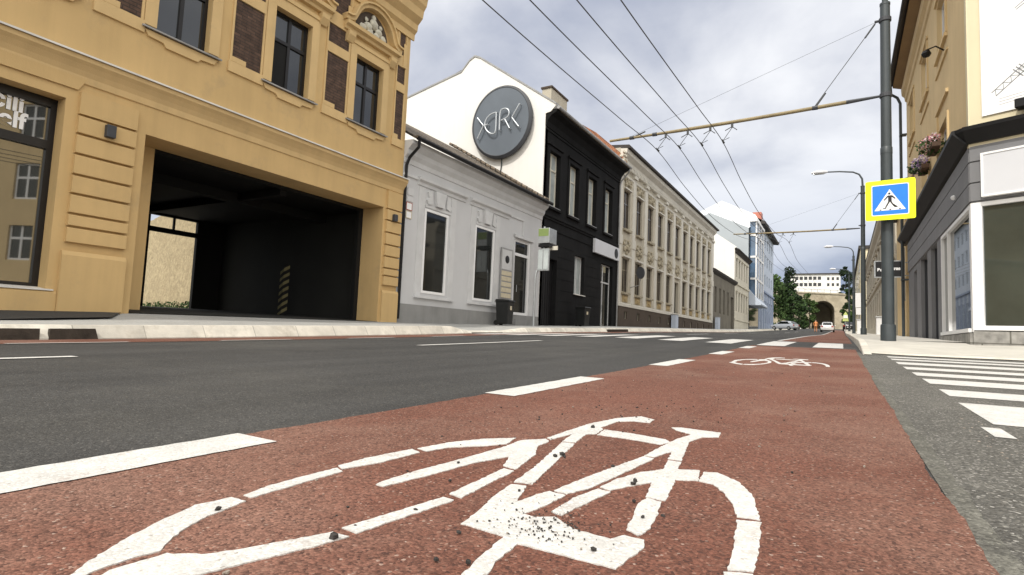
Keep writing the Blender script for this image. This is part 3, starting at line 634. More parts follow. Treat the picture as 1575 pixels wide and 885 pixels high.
# ------------------------------------------------------------------ black house with the white gable
kb = thing('black_house', (XF, 28.6, .9), 'two storey black fronted house with a bare white gable wall and an orange tiled roof', 'building')
WU = [24.62, 26.98, 29.50, 32.10]
holes = [(c - .60, c + .60, 6.66, 9.38, .34) for c in WU] + [(27.45, 28.75, 2.62, 4.70, .3), (31.25, 33.2, .9, 4.75, .3), (23.75, 25.3, .6, 4.1, .3)]
m = MB(); wall(m, LF, 23.5, 34.0, -.2, 11.0, holes); shell(m, LF, 23.5, 34.0, -.2, 11.0, 12); obj('wall', m, 'black_plaster', kb)
m = MB()
for a, b, h, d in ((5.98, 6.10, 0, .05), (6.10, 6.22, 0, .10), (5.50, 5.56, 0, .04), (10.25, 10.35, 0, .05)): fbox(m, LF, 23.5, 34, a, b, 0, d)
obj('string_course', m, 'black_plaster', kb)
for c in WU:
    m = MB()
    for a, b in ((c - .80, c - .60), (c + .60, c + .80)): fbox(m, LF, a, b, 6.66, 9.58, 0, .05)
    fbox(m, LF, c - .60, c + .60, 9.38, 9.58, 0, .05); fbox(m, LF, c - .86, c + .86, 9.62, 9.72, 0, .12); fbox(m, LF, c - .8, c + .8, 6.5, 6.6, 0, .12); obj('window_surround', m, 'black_plaster', kb)
m = MB()
for k in range(8): fbox(m, LF, 25.4, 27.3, 1.0 + .55 * k, 1.02 + .55 * k, 0, .012); fbox(m, LF, 28.9, 31.1, 1.0 + .55 * k, 1.02 + .55 * k, 0, .012)
obj('joint_lines', m, 'black_plaster', kb)
m = MB(); fprof(m, LF, [(0, 10.40), (.05, 10.40), (.10, 10.65), (.30, 10.90), (.55, 11.02), (.62, 11.15), (0, 11.2)], 23.48, 34.1); obj('cornice', m, 'black_plaster', kb)
m = MB(); m.tube([LF(23.45, 11.2, .68), LF(34.2, 11.2, .68)], .08, 8); m.tube([LF(34.0, 11.15, .68), LF(34.0, 10.9, .6), LF(34.0, 10.4, .15), LF(33.93, 10.1, .08), LF(33.93, .9, .08)], .05, 8); obj('gutter', m, 'zinc', kb)
pr = win_proto(1.20, 2.72, 'pale_cream', 'glass_pale', .065, (0.,), (.70,), .20)
for c in WU:
    w = win_put(pr, kb, LF, c, 6.66)
    m = MB(); fprof(m, LF, [(-.18, 6.665), (.10, 6.62), (.10, 6.65), (-.18, 6.70)], c - .64, c + .64); obj('sill', m, 'zinc', w, ORG[w.name])
pr = win_proto(1.30, 2.08, 'grey_trim', 'glass_pale', .06, (0.,), (), .2); w = win_put(pr, kb, LF, 28.1, 2.62)
m = MB(); fprof(m, LF, [(-.18, 2.625), (.10, 2.56), (.10, 2.60), (-.18, 2.66)], 27.4, 28.8); obj('sill', m, 'pale_flashing', w, ORG[w.name])
pr = win_proto(1.95, 3.85, 'grey_trim', 'glass_dark', .07, (-.1,), (.72,), .2, .06, 'door'); d = win_put(pr, kb, LF, 32.22, .9, 'door')
m = MB(); m.tube([LF(31.9, 1.9, -.15), LF(31.9, 2.3, -.15)], .02); obj('handle', m, 'galvanised', d, ORG[d.name])
m = MB(); fbox(m, LF, 23.75, 25.3, .6, 4.1, -.3, -.24)
for k in range(6): fbox(m, LF, 23.85 + k * .24, 24.03 + k * .24, .8, 3.9, -.24, -.225)
g_ = obj('gate', m, 'black_metal', kb)
GY = 23.5
gp = [(-12.3, -.2), (-12.3, 11.0), (-12.02, 11.05), (-11.74, 11.35), (-16.25, 14.58), (-16.60, 14.74), (-16.92, 14.58), (-17.42, 14.06), (-21.8, 13.15), (-24.3, 12.6), (-24.3, -.2)]
m = MB(); m.ext([(x, GY - .06, z) for x, z in gp], (0, .3, 0)); obj('gable_wall', m, 'white_plaster', kb)
m = MB(); cp = gp[3:10]
for (x0, z0), (x1, z1) in zip(cp, cp[1:]): m.ext([(x0, GY - .10, z0), (x1, GY - .10, z1), (x1, GY - .10, z1 + .09), (x0, GY - .10, z0 + .09)], (0, .42, 0))
obj('coping', m, 'zinc', kb)
m = MB(); m.ext([(x, GY + .24, z - .03) for x, z in ((-11.62, 11.15), (-16.6, 14.70), (-24.3, 12.6), (-24.3, 11), (-12.3, 11))], (0, 10.2, 0)); obj('roof', m, 'roof_tile', kb)
m = MB(); m.add([(-11.68, 25.6, 11.28), (-11.66, 34.05, 11.26), (-12.35, 34.05, 12.30), (-12.05, 29.2, 11.95), (-12.9, 25.6, 11.3), (-12.9, 34.05, 11.3)], ((0, 1, 2, 3), (2, 1, 5), (3, 2, 5, 4), (0, 3, 4))); obj('orange_roof', m, 'orange_tile', kb)
m = MB()
for k in range(14): m.blob((-11.75 - random.random() * .3, 33.0 + k * .09, 11.4 + random.random() * .7), .11, (1, 1, 1), .3, 6)
obj('roof_rubble', m, 'relief_plaster', kb)
m = MB(); m.box(-14.0, -13.45, 26.2, 28.2, 11.5, 13.62); chm = obj('chimney', m, 'cream_plaster', kb)
m = MB(); m.box(-14.06, -13.39, 26.14, 28.26, 13.62, 13.72); obj('chimney_cap', m, 'brown_plinth', chm, ORG[chm.name])
ds = thing('round_sign', (-14.64, 23.3, 10.84), 'big round slate grey metal sign with thin tube letters on the white gable', 'sign')
m = MB(); yv = 23.12; n = 72; DC = (-14.64, 10.84); DR = 1.74
m.ext([(DC[0] + DR * .93 * math.cos(2*math.pi*k/n), yv, DC[1] + DR * math.sin(2*math.pi*k/n)) for k in range(n)], (0, .24, 0)); obj('disk', m, 'disk_metal', ds)
m = MB(); m.tube([(DC[0] + DR * .93 * math.cos(2*math.pi*k/n), yv + .12, DC[1] + DR * math.sin(2*math.pi*k/n)) for k in range(n + 1)], .135, 6); obj('rim', m, 'anthracite', ds)
m = MB()
for x, z in ((-14.64, 9.33), (-15.1, 12.1), (-14.1, 12.1)): m.tube([(x, yv + .2, z), (x, 23.5, z)], .04)
m.tube([(-14.64, 23.38, 9.2), (-14.64, 23.40, 8.7), (-14.69, 23.42, 8.4)], .03); obj('bracket', m, 'steel_paint', ds)
for pl in ([(-16.47, 11.54), (-16.07, 11.06), (-16.4, 10.42)], [(-16.07, 11.06), (-15.81, 11.09)],
           [(-15.31, 11.65), (-15.62, 11.62), (-15.9, 11.42), (-16.01, 11.13), (-15.91, 10.82), (-15.63, 10.57), (-15.41, 10.53), (-15.29, 10.62), (-15.31, 11.65)],
           [(-15.08, 10.68), (-15.11, 11.69), (-14.86, 11.79), (-14.61, 11.71), (-14.52, 11.5), (-14.62, 11.27), (-15.01, 11.17)], [(-14.78, 11.2), (-14.48, 10.69)], [(-13.95, 11.88), (-14.37, 11.23), (-13.95, 10.7)]):
    if len(pl) > 4:
        for _ in range(2): pl = [pl[0]] + [q for (x0, z0), (x1, z1) in zip(pl, pl[1:]) for q in ((x0 * .75 + x1 * .25, z0 * .75 + z1 * .25), (x0 * .25 + x1 * .75, z0 * .25 + z1 * .75))] + [pl[-1]]
    pl = [(x * .967, .4 + (z - .4) * .967) for x, z in pl]; m = MB(); m.tube([(x, yv - .16, z) for x, z in pl], .034, 8)
    for x, z in (pl[0], pl[-1]): m.tube([(x, yv - .16, z), (x, yv + .01, z)], .02, 6)
    obj('letter', m, 'letter_metal', ds)
sb = thing('shop_sign', LF(31.8, 5.2, .1), 'long blank pale sign board with a black round mark on the black house', 'sign')
m = MB(); fbox(m, LF, 29.75, 33.8, 5.18, 5.97, .06, .20); obj('board', m, 'board_pale', sb)
m = MB(); m.ext([LF(33.2 + .30 * math.cos(2*math.pi*k/24), 5.575 + .30 * math.sin(2*math.pi*k/24), .201) for k in range(24)], LF.n * .012); mk = obj('round_mark', m, 'sign_black', sb)
m = MB(); fbox(m, LF, 29.8, 30.0, 5.3, 5.8, .0, .06); fbox(m, LF, 33.5, 33.7, 5.3, 5.8, .0, .06); obj('bracket', m, 'black_metal', sb)
# stop post
bs = thing('stop_sign', (-11.15, 20.9, .72), 'grey stop post with a green and white header box and a clear timetable case', 'sign')
m = MB(); m.tube([(-11.15, 20.9, .68), (-11.15, 20.9, 2.75), (-11.12, 20.92, 3.0), (-11.0, 21.0, 3.2), (-10.9, 21.1, 3.4), (-10.9, 21.1, 4.95)], .045, 10); obj('post', m, 'galvanised', bs)
m = MB(); m.box(-11.05, -10.52, 20.82, 21.52, 4.20, 4.84); hb = obj('header_box', m, 'galvanised', bs, bevel=.02)
m = MB(); m.box(-11.03, -10.56, 20.812, 20.818, 4.50, 4.82); obj('green_panel', m, 'sign_green', hb, ORG[hb.name])
m = MB(); m.box(-11.03, -10.54, 20.84, 21.50, 4.06, 4.17); obj('header_base', m, 'black_metal', hb, ORG[hb.name])
m = MB(); m.box(-11.06, -10.52, 20.86, 20.92, 3.05, 3.98); tcz = obj('timetable_case', m, 'galvanised', bs)
m = MB(); m.box(-11.02, -10.82, 20.85, 20.857, 3.10, 3.93); m.box(-10.77, -10.56, 20.85, 20.857, 3.10, 3.93); obj('timetable', m, 'glass_pale', tcz, ORG[tcz.name])
m = MB(); m.box(-10.80, -10.30, 21.18, 21.22, 3.95, 4.12); obj('side_plate', m, 'pale_cream', bs)
# wheelie bins
def wheelie_bin(x, y, rz, label):
    z = FB(y) + (KT(y) - FB(y)) * (x - xl) / (KX - .3 - xl)
    t = thing('wheelie_bin', (0, 0, 0), label, 'bin', 'black wheelie bins on the left pavement'); t.location = (x, y, z); t.rotation_euler[2] = rz
    m = MB(); a, b = .24, .29
    m.add([(-a, -a, .06), (a, -a, .06), (a, a, .06), (-a, a, .06), (-b, -b, .96), (b, -b, .96), (b, b, .96), (-b, b, .96)], ((0, 1, 2, 3), (4, 5, 6, 7), (0, 1, 5, 4), (1, 2, 6, 5), (2, 3, 7, 6), (3, 0, 4, 7))); obj('bin_body', m, 'bin_plastic', t, (0, 0, 0), bevel=.02)
    m = MB(); m.add([(-.32, -.32, .96), (.34, -.32, .96), (.34, .32, .96), (-.32, .32, .96), (-.29, -.29, 1.04), (.30, -.29, 1.02), (.30, .29, 1.02), (-.29, .29, 1.04)], ((0, 1, 2, 3), (4, 5, 6, 7), (0, 1, 5, 4), (1, 2, 6, 5), (2, 3, 7, 6), (3, 0, 4, 7))); obj('lid', m, 'bin_plastic', t, (0, 0, 0), bevel=.015)
    for s in (-1, 1):
        m = MB(); m.tube([(-.26, s * .22 - .03, .1), (-.26, s * .22 + .03, .1)], .1, 14); obj('wheel', m, 'tyre', t, (0, 0, 0))
    m = MB(); m.tube([(-.36, -.2, .93), (-.36, .2, .93)], .018); m.tube([(-.36, -.2, .93), (-.28, -.2, .92)], .018); m.tube([(-.36, .2, .93), (-.28, .2, .92)], .018); obj('handle', m, 'bin_plastic', t, (0, 0, 0))
    m = MB(); m.box(.278, .284, -.10, .06, .62, .78); obj('sticker', m, 'plate_cream', t, (0, 0, 0))
wheelie_bin(-11.70, 19.45, .1, 'black wheelie bin standing under the notice board of the grey house')
wheelie_bin(-11.70, 27.35, -.1, 'black wheelie bin below the ground floor window of the black house')
# ------------------------------------------------------------------ long ornate cream house
ob = thing('ornate_house', (XF, 49, 1.4), 'long two storey cream stucco house with white pilasters and rows of tall brown windows', 'building')
NB = 11; BW = 2.66; B0 = 35.55
UC = [B0 + BW * i for i in range(NB)]; UD = UC[5]
holes = [(c - .62, c + .62, 7.55, 10.1, .26) for c in UC] + [(c - .62, c + .62, 3.38, 5.58, .26) for c in UC if c != UD] + [(UD - .65, UD + .65, 1.3, 5.3, .3)] + [(c - .28, c + .28, 1.62, 2.12, .2) for c in UC if c != UD]
m = MB(); wall(m, LF, 34.02, 64.0, .2, 12.6, holes); shell(m, LF, 34.02, 64, .2, 12.6, 12); obj('wall', m, 'cream_plaster', ob)
m = MB()
for i in range(len(UC)):
    for a, b in ((UC[i] - BW/2 + .0, UC[i] - .28), (UC[i] + .28, UC[i] + BW/2)):
        if UC[i] == UD and a > UC[i]: obj('plinth', m, 'brown_plinth', ob); m = MB()
        if UC[i] == UD: a, b = (UC[i] - BW/2, UC[i] - .66) if a < UC[i] - .5 else (UC[i] + .66, UC[i] + BW/2)
        fbox(m, LF, max(a, 34.04), min(b, 63.98), .3, 2.42, 0, .09)
    if UC[i] != UD: fbox(m, LF, UC[i] - .28, UC[i] + .28, .3, 1.62, 0, .09); fbox(m, LF, UC[i] - .28, UC[i] + .28, 2.12, 2.42, 0, .09)
fbox(m, LF, UC[-1] + BW/2, 63.98, .3, 2.42, 0, .09)
obj('plinth', m, 'brown_plinth', ob)
m = MB(); fprof(m, LF, [(0, 2.42), (.13, 2.42), (.13, 2.60), (.04, 2.66), (0, 2.66)], 34.03, 63.99); fprof(m, LF, [(0, 10.95), (.06, 10.97), (.08, 11.1), (0, 11.12)], 34.03, 63.99)
fprof(m, LF, [(0, 11.75), (.12, 11.80), (.16, 12.0), (.42, 12.25), (.46, 12.5), (0, 12.55)], 34.03, 64.0); obj('cornice', m, 'cream_pilaster', ob)
m = MB(); fbox(m, LOC, 0, .15, 0, .29, 0, .22); dm = mesh('dentil', m, 'cream_pilaster')
for i in range(95): put('dentil', dm, ob, LF(34.15 + i * .313, 11.45))
m = MB(); fprof(m, LF, [(.0, 12.56), (.62, 12.52), (.64, 12.66), (.56, 12.74), (-6, 13.4), (-12, 12.6)], 34.05, 64.4); obj('roof', m, 'roof_dark', ob)
for i in range(NB + 1):
    m = MB()
    c = B0 + BW * (i - .5)
    if i in (0,): a, b = 34.05, c + .28
    elif i == NB: a, b = c - .28, c + .9
    else: a, b = c - .30, c + .30
    fbox(m, LF, a, b, 2.66, 6.40, 0, .08); fbox(m, LF, a, b, 7.0, 11.2, 0, .08)
    fbox(m, LF, a - .05, b + .05, 6.40, 7.0, 0, .12); fbox(m, LF, a - .04, b + .04, 11.2, 11.42, 0, .2); obj('pilaster', m, 'cream_pilaster', ob)
for c in UC:
    m = MB()
    for (u, z, r) in ((0, 10.62, .20), (-.38, 10.46, .17), (.38, 10.46, .17), (-.55, 10.78, .13), (.55, 10.78, .13), (0, 10.86, .10), (0, 6.35, .2), (-.36, 6.2, .17), (.36, 6.2, .17), (-.5, 6.55, .12), (.5, 6.55, .12), (0, 5.95, .13), (-.3, 6.75, .1), (.3, 6.75, .1)):
        m.blob(LF(c + u, z, .05), r * 1.12, (.7, 1, 1), .10, 8)
    obj('stucco_relief', m, 'ornament_plaster', ob)
    for z0, z1, w_, d_ in ((10.14, 10.24, .70, .14), (5.64, 5.76, .74, .18)): m = MB(); fbox(m, LF, c - w_, c + w_, z0, z1, 0, d_); obj('window_hood', m, 'cream_pilaster', ob)
    for z0, z1 in ((7.36, 7.50), (3.22, 3.34)):
        if z0 > 4 or c != UD: m = MB(); fbox(m, LF, c - .68, c + .68, z0, z1, 0, .19); obj('window_sill', m, 'ornament_plaster', ob)
    if c != UD:
        m = MB(); fbox(m, LF, c - .5, c + .5, 2.74, 3.16, 0, .04); m.blob(LF(c, 2.95, .03), .18, (.6, 1.6, 1), .1, 8); obj('apron_panel', m, 'ochre_reveal', ob)
        m = MB(); fbox(m, LF, c - .28, c + .28, 1.62, 2.12, -.12, -.05); obj('cellar_vent', m, 'black_metal', ob)
p1 = win_proto(1.24, 2.55, 'glass_brown', 'glass_brown', .07, (0.,), (.66,), .12); p2 = win_proto(1.24, 2.20, 'glass_brown', 'glass_brown', .07, (0.,), (.66,), .12)
for c in UC:
    win_put(p1, ob, LF, c, 7.55)
    if c != UD: win_put(p2, ob, LF, c, 3.38)
m = MB(); fbox(m, LF, UD - .65, UD + .65, 1.3, 5.3, -.3, -.24); d = obj('door', m, 'black_metal', ob)
m = MB(); m.blob(LF(UD + .4, 2.4, -.2), .06); obj('handle', m, 'galvanised', d, ORG[d.name])
m = MB(); fbox(m, LF, UD - .6, UD + .6, .9, 1.3, -.1, .35); obj('doorstep', m, 'zinc', ob)
t = thing('round_wall_sign', (-11.5, 36.2, 4.6), 'round dark disc on a bracket in front of the cream house', 'sign')
m = MB(); m.ext([(-11.5 + .27 * math.cos(2*math.pi*k/28), 36.2, 4.72 + .40 * math.sin(2*math.pi*k/28)) for k in range(28)], (0, .16, 0)); obj('disc', m, 'anthracite', t)
m = MB(); m.tube([(-11.5, 36.3, 4.3), (-11.6, 36.35, 3.9), (-12.25, 36.4, 3.75)], .03); obj('bracket', m, 'zinc', t)
t = thing('cable_cabinet', (-11.9, 46.9, 1.35), 'pale lilac cable cabinet beside the door of the cream house', 'cabinet')
m = MB(); m.box(-12.1, -11.7, 46.5, 47.3, 1.2, 2.45); obj('casing', m, 'pale_blue', t, bevel=.03)
m = MB(); m.box(-12.13, -11.67, 46.47, 47.33, 2.45, 2.51); obj('lid', m, 'zinc', t)
# ------------------------------------------------------------------ houses further up on the left
lb = thing('low_house', (XF, 72, 2.), 'low dark stone grey house between the cream house and a white gable', 'building')
LC = [66.2, 68.9, 71.4, 74.2]
hl = [(c - .55, c + .55, 3.7, 6.6, .25) for c in LC] + [(76.3, 78.2, 1.9, 6.2, .4)]
m = MB(); wall(m, LF, 64.05, 79.0, .5, 8.2, hl); shell(m, LF, 64.05, 79, .5, 8.2, 10); obj('wall', m, 'dark_tan_plaster', lb)
m = MB(); fprof(m, LF, [(0, 7.9), (.3, 8.2), (.34, 8.4), (-5, 10.2), (-10, 8.2)], 64.06, 79.6); obj('roof', m, 'roof_dark', lb)
pr = win_proto(1.1, 2.9, 'dark_tan_plaster', 'glass_dark', .08, (0.,), (.66,), .15)
for c in LC: win_put(pr, lb, LF, c, 3.7)
m = MB(); fbox(m, LF, 76.3, 78.2, 1.9, 6.2, -.4, -.34); obj('door', m, 'black_metal', lb)
t = thing('cable_cabinet', (-11.9, 65.3, 1.7), 'pale lilac cable cabinet at the corner of the low stone grey house', 'cabinet')
m = MB(); m.box(-12.1, -11.7, 64.9, 65.8, 1.6, 3.1); obj('casing', m, 'pale_blue', t, bevel=.03)
m = MB(); m.box(-12.13, -11.67, 64.87, 65.83, 3.1, 3.16); obj('lid', m, 'zinc', t)
cb = thing('pale_house', (XF, 86, 2.3), 'two storey pale cream house showing a tall blank white gable', 'building')
CC = [80.6, 82.9, 85.2, 87.5, 89.8]
hl = [(c - .5, c + .5, 9.2, 11.6, .2) for c in CC] + [(c - .5, c + .5, 4.6, 7.1, .2) for c in CC]
m = MB(); wall(m, LF, 79.05, 92, .5, 12.7, hl); shell(m, LF, 79.05, 92, .5, 12.7, 12); obj('wall', m, 'pale_cream', cb)
m = MB(); m.ext([(x, 79.0, z) for x, z in ((-12.3, .5), (-12.3, 12.9), (-12.0, 13.0), (-14.7, 15.0), (-18.5, 17.4), (-24, 13.4), (-24, .5))], (0, -.25, 0)); obj('gable_wall', m, 'white_plaster', cb)
m = MB(); m.ext([(x, 79.02, z) for x, z in ((-11.75, 12.7), (-14.7, 14.9), (-18.5, 17.3), (-24, 13.3))], (0, 12.9, 0)); fprof(m, LF, [(0, 12.3), (.45, 12.7), (.5, 12.85), (0, 13.)], 79.1, 92.2); obj('roof', m, 'roof_dark', cb)
m = MB(); fbox(m, LF, 79.05, 92, 8.2, 8.45, 0, .15); fbox(m, LF, 79.05, 92, 3.4, 3.6, 0, .1)
for c in CC: fbox(m, LF, c - .7, c + .7, 7.25, 7.45, 0, .2); fbox(m, LF, c - .7, c + .7, 11.7, 11.9, 0, .2)
obj('string_course', m, 'pale_cream', cb)
pr = win_proto(1.0, 2.45, 'dark_tan_plaster', 'glass_dark', .08, (0.,), (.66,), .12)
for c in CC: win_put(pr, cb, LF, c, 9.2); win_put(pr, cb, LF, c, 4.6)
mb_ = thing('apartment_house', (XF, 108, 3.), 'tall pale blue modern apartment house with a white roof and glazed corner bay', 'building')
MC = [105.5 + 3.6 * i for i in range(6)]
hl = [(c - .8, c + .8, z, z + 1.9, .2) for c in MC for z in (11.2, 14.6, 18.0)] + [(c - .9, c + .9, 4.2, 8.2, .25) for c in MC]
m = MB(); wall(m, LF, 103, 127, 1, 21.4, hl); shell(m, LF, 103, 127, 1, 21.4, 12); obj('wall', m, 'pale_blue', mb_)
m = MB(); fbox(m, LF, 103, 127, 9.6, 9.9, 0, .25)
for a, b in zip([103] + [c + .9 for c in MC], [c - .9 for c in MC] + [127]): fbox(m, LF, a, b, 2, 9.6, 0, .06)
obj('base_cladding', m, 'blue_base', mb_)
p1 = win_proto(1.6, 1.9, 'pale_grey_wall', 'glass_blue', .08, (0.,), (), .1); p2 = win_proto(1.8, 4.0, 'pale_blue', 'glass_blue', .08, (0.,), (.6,), .12)
for c in MC:
    for z in (11.2, 14.6, 18.0): win_put(p1, mb_, LF, c, z)
    win_put(p2, mb_, LF, c, 4.2)
m = MB(); fprof(m, LF, [(0, 21.0), (.9, 20.9), (1.0, 21.3), (-6, 25.2), (-12, 21.4)], 104, 127.9); obj('roof', m, 'roof_dark', mb_)
m = MB(); m.ext([(x, 92.05, z) for x, z in ((-12.4, 1), (-12.4, 18.1), (-18.1, 20.8), (-24.5, 18.4), (-24.5, 1))], (0, .3, 0)); obj('gable_wall', m, 'pale_grey_wall', mb_)
m = MB(); m.ext([(x, 98.0, z) for x, z in ((-11.9, 12), (-11.9, 20.6), (-12.2, 21.3), (-17.4, 24.0), (-24, 21), (-24, 12))], (0, 6, 0)); m.add([(-12.4, 92.35, 18.1), (-18.1, 92.35, 20.8), (-17.4, 98, 23.2), (-11.9, 98, 20.4), (-24.5, 92.35, 18.4), (-24, 98, 21)], ((0, 1, 2, 3), (1, 4, 5, 2))); obj('white_roof', m, 'roof_white', mb_)
m = MB(); m.box(-15.4, -14.8, 97.9, 97.99, 21.1, 21.5); obj('roof_vent', m, 'dark_interior', mb_)
bay = MB(); bay.box(-12.4, -11.5, 93.5, 102.5, 6.6, 19.2); o = obj('glazed_bay', bay, 'glass_blue', mb_)
m = MB()
for y in (93.4, 96.4, 99.4, 102.4): m.box(-11.56, -11.38, y, y + .22, 6.6, 19.2)
for z in (6.5, 10.2, 13.6, 17.0): m.box(-11.58, -11.40, 93.4, 102.6, z, z + .3)
m.box(-12.4, -11.3, 92.9, 103, 19.2, 19.6)
for z in (6.5, 10.2, 13.6, 17.0): m.box(-12.3, -11.5, 93.38, 93.49, z, z + .3)
obj('bay_frame', m, 'white_paint', o, ORG[o.name])
m = MB(); m.ext([(-12.3, 92.3, 8.6), (-10.6, 92.3, 6.4), (-10.6, 92.3, 6.2), (-12.3, 92.3, 6.2)], (0, 9, 0)); obj('canopy', m, 'pale_blue', mb_)
m = MB(); m.box(-12.32, -12.25, 92.4, 102.9, 1.5, 6.2); obj('shop_glazing', m, 'glass_dark', mb_)
m = MB(); m.box(-13.4, -12.0, 104, 106, 21.3, 23.0); o = obj('chimney', m, 'plate_red', mb_)
# ------------------------------------------------------------------ corner house on the right
XR = 2.3
RF = FC((XR, 0, 0), math.pi)               # u = -Y ; helper converts
class RFC(FC):
    def __call__(s, u, z, d=0.): return Vector((XR - d, u, z))
RF = RFC((XR, 0, 0), math.pi); RF.u = Vector((0, 1, 0)); RF.n = Vector((-1, 0, 0))
CF = FC((2.3, 14.6, 0), math.atan2(cn.y, cn.x))          # side street front: u runs away from the corner
rb = thing('corner_house', (XR, 21, .7), 'tan corner house, its sunlit corner coloured ivory, with a dark grey panelled shop front and black awning', 'building')
RU = [(17.3, 18.9), (20.9, 22.5), (24.7, 26.3)]
hl = [(a, b, 8.45, 9.95, .22) for a, b in RU] + [(a, b, 5.1, 6.4, .22) for a, b in RU]
m = MB(); wall(m, RF, 14.6, 27.5, 4.6, 11.6, hl); cw = [(s_, s_ + 1.3, z_, z_ + 1.8, .2) for s_ in (3.9, 6.95, 10.4) for z_ in (5.9, 8.9)] + [(s_, s_ + 1.3, 2.9, 4.6, .2) for s_ in (6.95, 10.4)]; wall(m, CF, 0, 15, 4.6, 11.6, [h for h in cw if h[2] > 4.7]); wall(m, CF, 6.4, 15, -.8, 4.6, [h for h in cw if h[2] < 4.7])
m.quad((2.3, 27.5, -.2), (2.3, 27.5, 11.6), (14, 27.5, 11.6), (14, 27.5, -.2)); e_ = CF(15, 0); m.quad((e_.x, e_.y, -.2), (e_.x, e_.y, 11.6), (14, 27.5, 11.6), (14, 27.5, -.2)); m.add([(2.3, 14.6, 11.6), (2.3, 27.5, 11.6), (14, 27.5, 11.6), (e_.x, e_.y, 11.6)], ((0, 1, 2, 3),))
obj('wall', m, 'tan_plaster', rb)
m = MB(); fbox(m, CF, .001, 3.6, 4.62, 11.5, .004, .03); fbox(m, RF, 14.57, 14.75, 4.62, 11.3, .0, .03); obj('sunlit_corner_skin', m, 'ivory_plaster', rb)  # paler skin over the tan wall puts its sunlit look into the colour
for a, b in RU:
    m = MB(); fbox(m, RF, a - .14, b + .14, 8.34, 8.43, 0, .07); fbox(m, RF, a - .14, b + .14, 6.88, 6.97, 0, .06); fbox(m, RF, a - .14, a, 5.1, 6.4, 0, .04); fbox(m, RF, b, b + .14, 5.1, 6.85, 0, .04); fbox(m, RF, a - .14, a, 8.45, 9.95, 0, .04)
    fbox(m, RF, a - .2, b + .2, 7.95, 8.0, 0, .04); fbox(m, RF, a - .14, b + .14, 10.02, 10.1, 0, .05); obj('window_surround', m, 'tan_plaster', rb)
m = MB(); fprof(m, RF, [(0, 10.55), (.05, 10.6), (.07, 10.75), (.16, 10.85), (.18, 11.1), (0, 11.12)], 14.6, 27.5); obj('cornice', m, 'tan_plaster', rb)
pr = win_proto(1.6, 1.5, 'white_paint', 'glass_dark', .08, (0.,), (), .12); pr2 = win_proto(1.6, 1.3, 'white_paint', 'glass_dark', .08, (0.,), (), .12)
prc = win_proto(1.3, 1.8, 'white_paint', 'glass_dark', .1, (0.,), (.6,), .1)
for h in cw: win_put(prc if h[2] > 4.7 else prc, rb, CF, (h[0] + h[1]) / 2, h[2])
for a, b in RU: win_put(pr, rb, RF, (a + b) / 2, 8.45); win_put(pr2, rb, RF, (a + b) / 2, 5.1)
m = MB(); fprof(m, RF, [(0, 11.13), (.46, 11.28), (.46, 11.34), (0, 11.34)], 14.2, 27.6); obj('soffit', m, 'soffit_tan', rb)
m = MB(); fprof(m, RF, [(-6, 14.5), (.55, 11.35), (.55, 11.42), (-6, 14.6)], 14.2, 27.7); m.tube([(1.72, 14.1, 11.36), (1.72, 27.7, 11.36)], .075, 8); obj('roof', m, 'roof_dark', rb)
m = MB(); m.tube([(1.75, 27.45, 11.3), (1.78, 27.55, 11.0), (2.0, 27.62, 10.85), (2.10, 27.64, 10.6), (2.12, 27.66, .9)], .055, 8)
for z in (9.2, 6.2, 3.2): m.box(2.05, 2.3, 27.5, 27.74, z, z + .06)
obj('downpipe', m, 'steel_paint', rb)
# shop front
m = MB(); hr = [(14.74, 18.72, .82, 3.46, .10), (19.55, 20.9, .72, 3.46, .45), (21.7, 23.4, .72, 3.46, .5), (24.6, 25.6, .76, 3.3, .4)]
wall(m, RF, 14.6, 27.5, .2, 4.62, hr); obj('shop_front', m, 'grey_panel', rb)
m = MB(); wall(m, CF, 0, 6.4, .0, 4.62, [(.16, 2.6, .86, 3.46, .10), (2.8, 6, .86, 3.46, .1)]); obj('side_shop_front', m, 'grey_panel', rb)
m = MB()
for a, b in ((3.50, 3.86), (3.89, 4.30), (4.33, 4.64)):
    m = MB(); fbox(m, RF, 14.62, 27.48, a, b, .002, .035); fbox(m, CF, -.01, 6.4, a, b, .002, .035); obj('fascia_panel', m, 'grey_panel', rb)
m = MB(); fprof(m, RF, [(.0, 4.70), (.10, 4.70), (.31, 4.93), (.32, 5.00), (.0, 5.06)], 14.52, 28.3); fprof(m, CF, [(.0, 4.70), (.10, 4.70), (.31, 4.93), (.32, 5.00), (.0, 5.06)], -.04, 6.5); obj('awning', m, 'black_metal', rb)
m = MB(); m.add([RF(14.6, 4.70, .10), RF(14.6, 4.93, .31), RF(14.6, 5.00, .32), RF(14.6, 5.06, 0), CF(0, 4.70, .10), CF(0, 4.93, .31), CF(0, 5.00, .32)], ((0, 1, 5, 4), (1, 2, 6, 5), (2, 3, 6))); obj('awning_corner', m, 'black_metal', rb)
m = MB(); fbox(m, RF, 14.66, 18.74, .2, .80, 0, .06); fbox(m, CF, 0, 6.4, .0, .84, 0, .05); obj('stone_base', m, 'stone_base', rb)
m = MB(); d0, d1 = -.10, .02
for a, b in ((14.60, 14.78), (18.64, 18.72), (17.62, 17.68)): fbox(m, RF, a, b, .82, 3.46, d0, d1)
fbox(m, RF, 14.78, 18.64, .82, .90, d0, .07); fbox(m, RF, 14.78, 18.64, 3.38, 3.46, d0, d1)
sw = obj('shop_window', m, 'white_paint', rb)
m = MB(); m.quad(RF(14.7, .85, -.05), RF(18.7, .85, -.05), RF(18.7, 3.44, -.05), RF(14.7, 3.44, -.05)); obj('pane', m, 'glass_shop', sw, ORG[sw.name])
m = MB()
for a, b in ((-.005, .17), (2.52, 2.80)): fbox(m, CF, a, b, .86, 3.46, d0, d1)
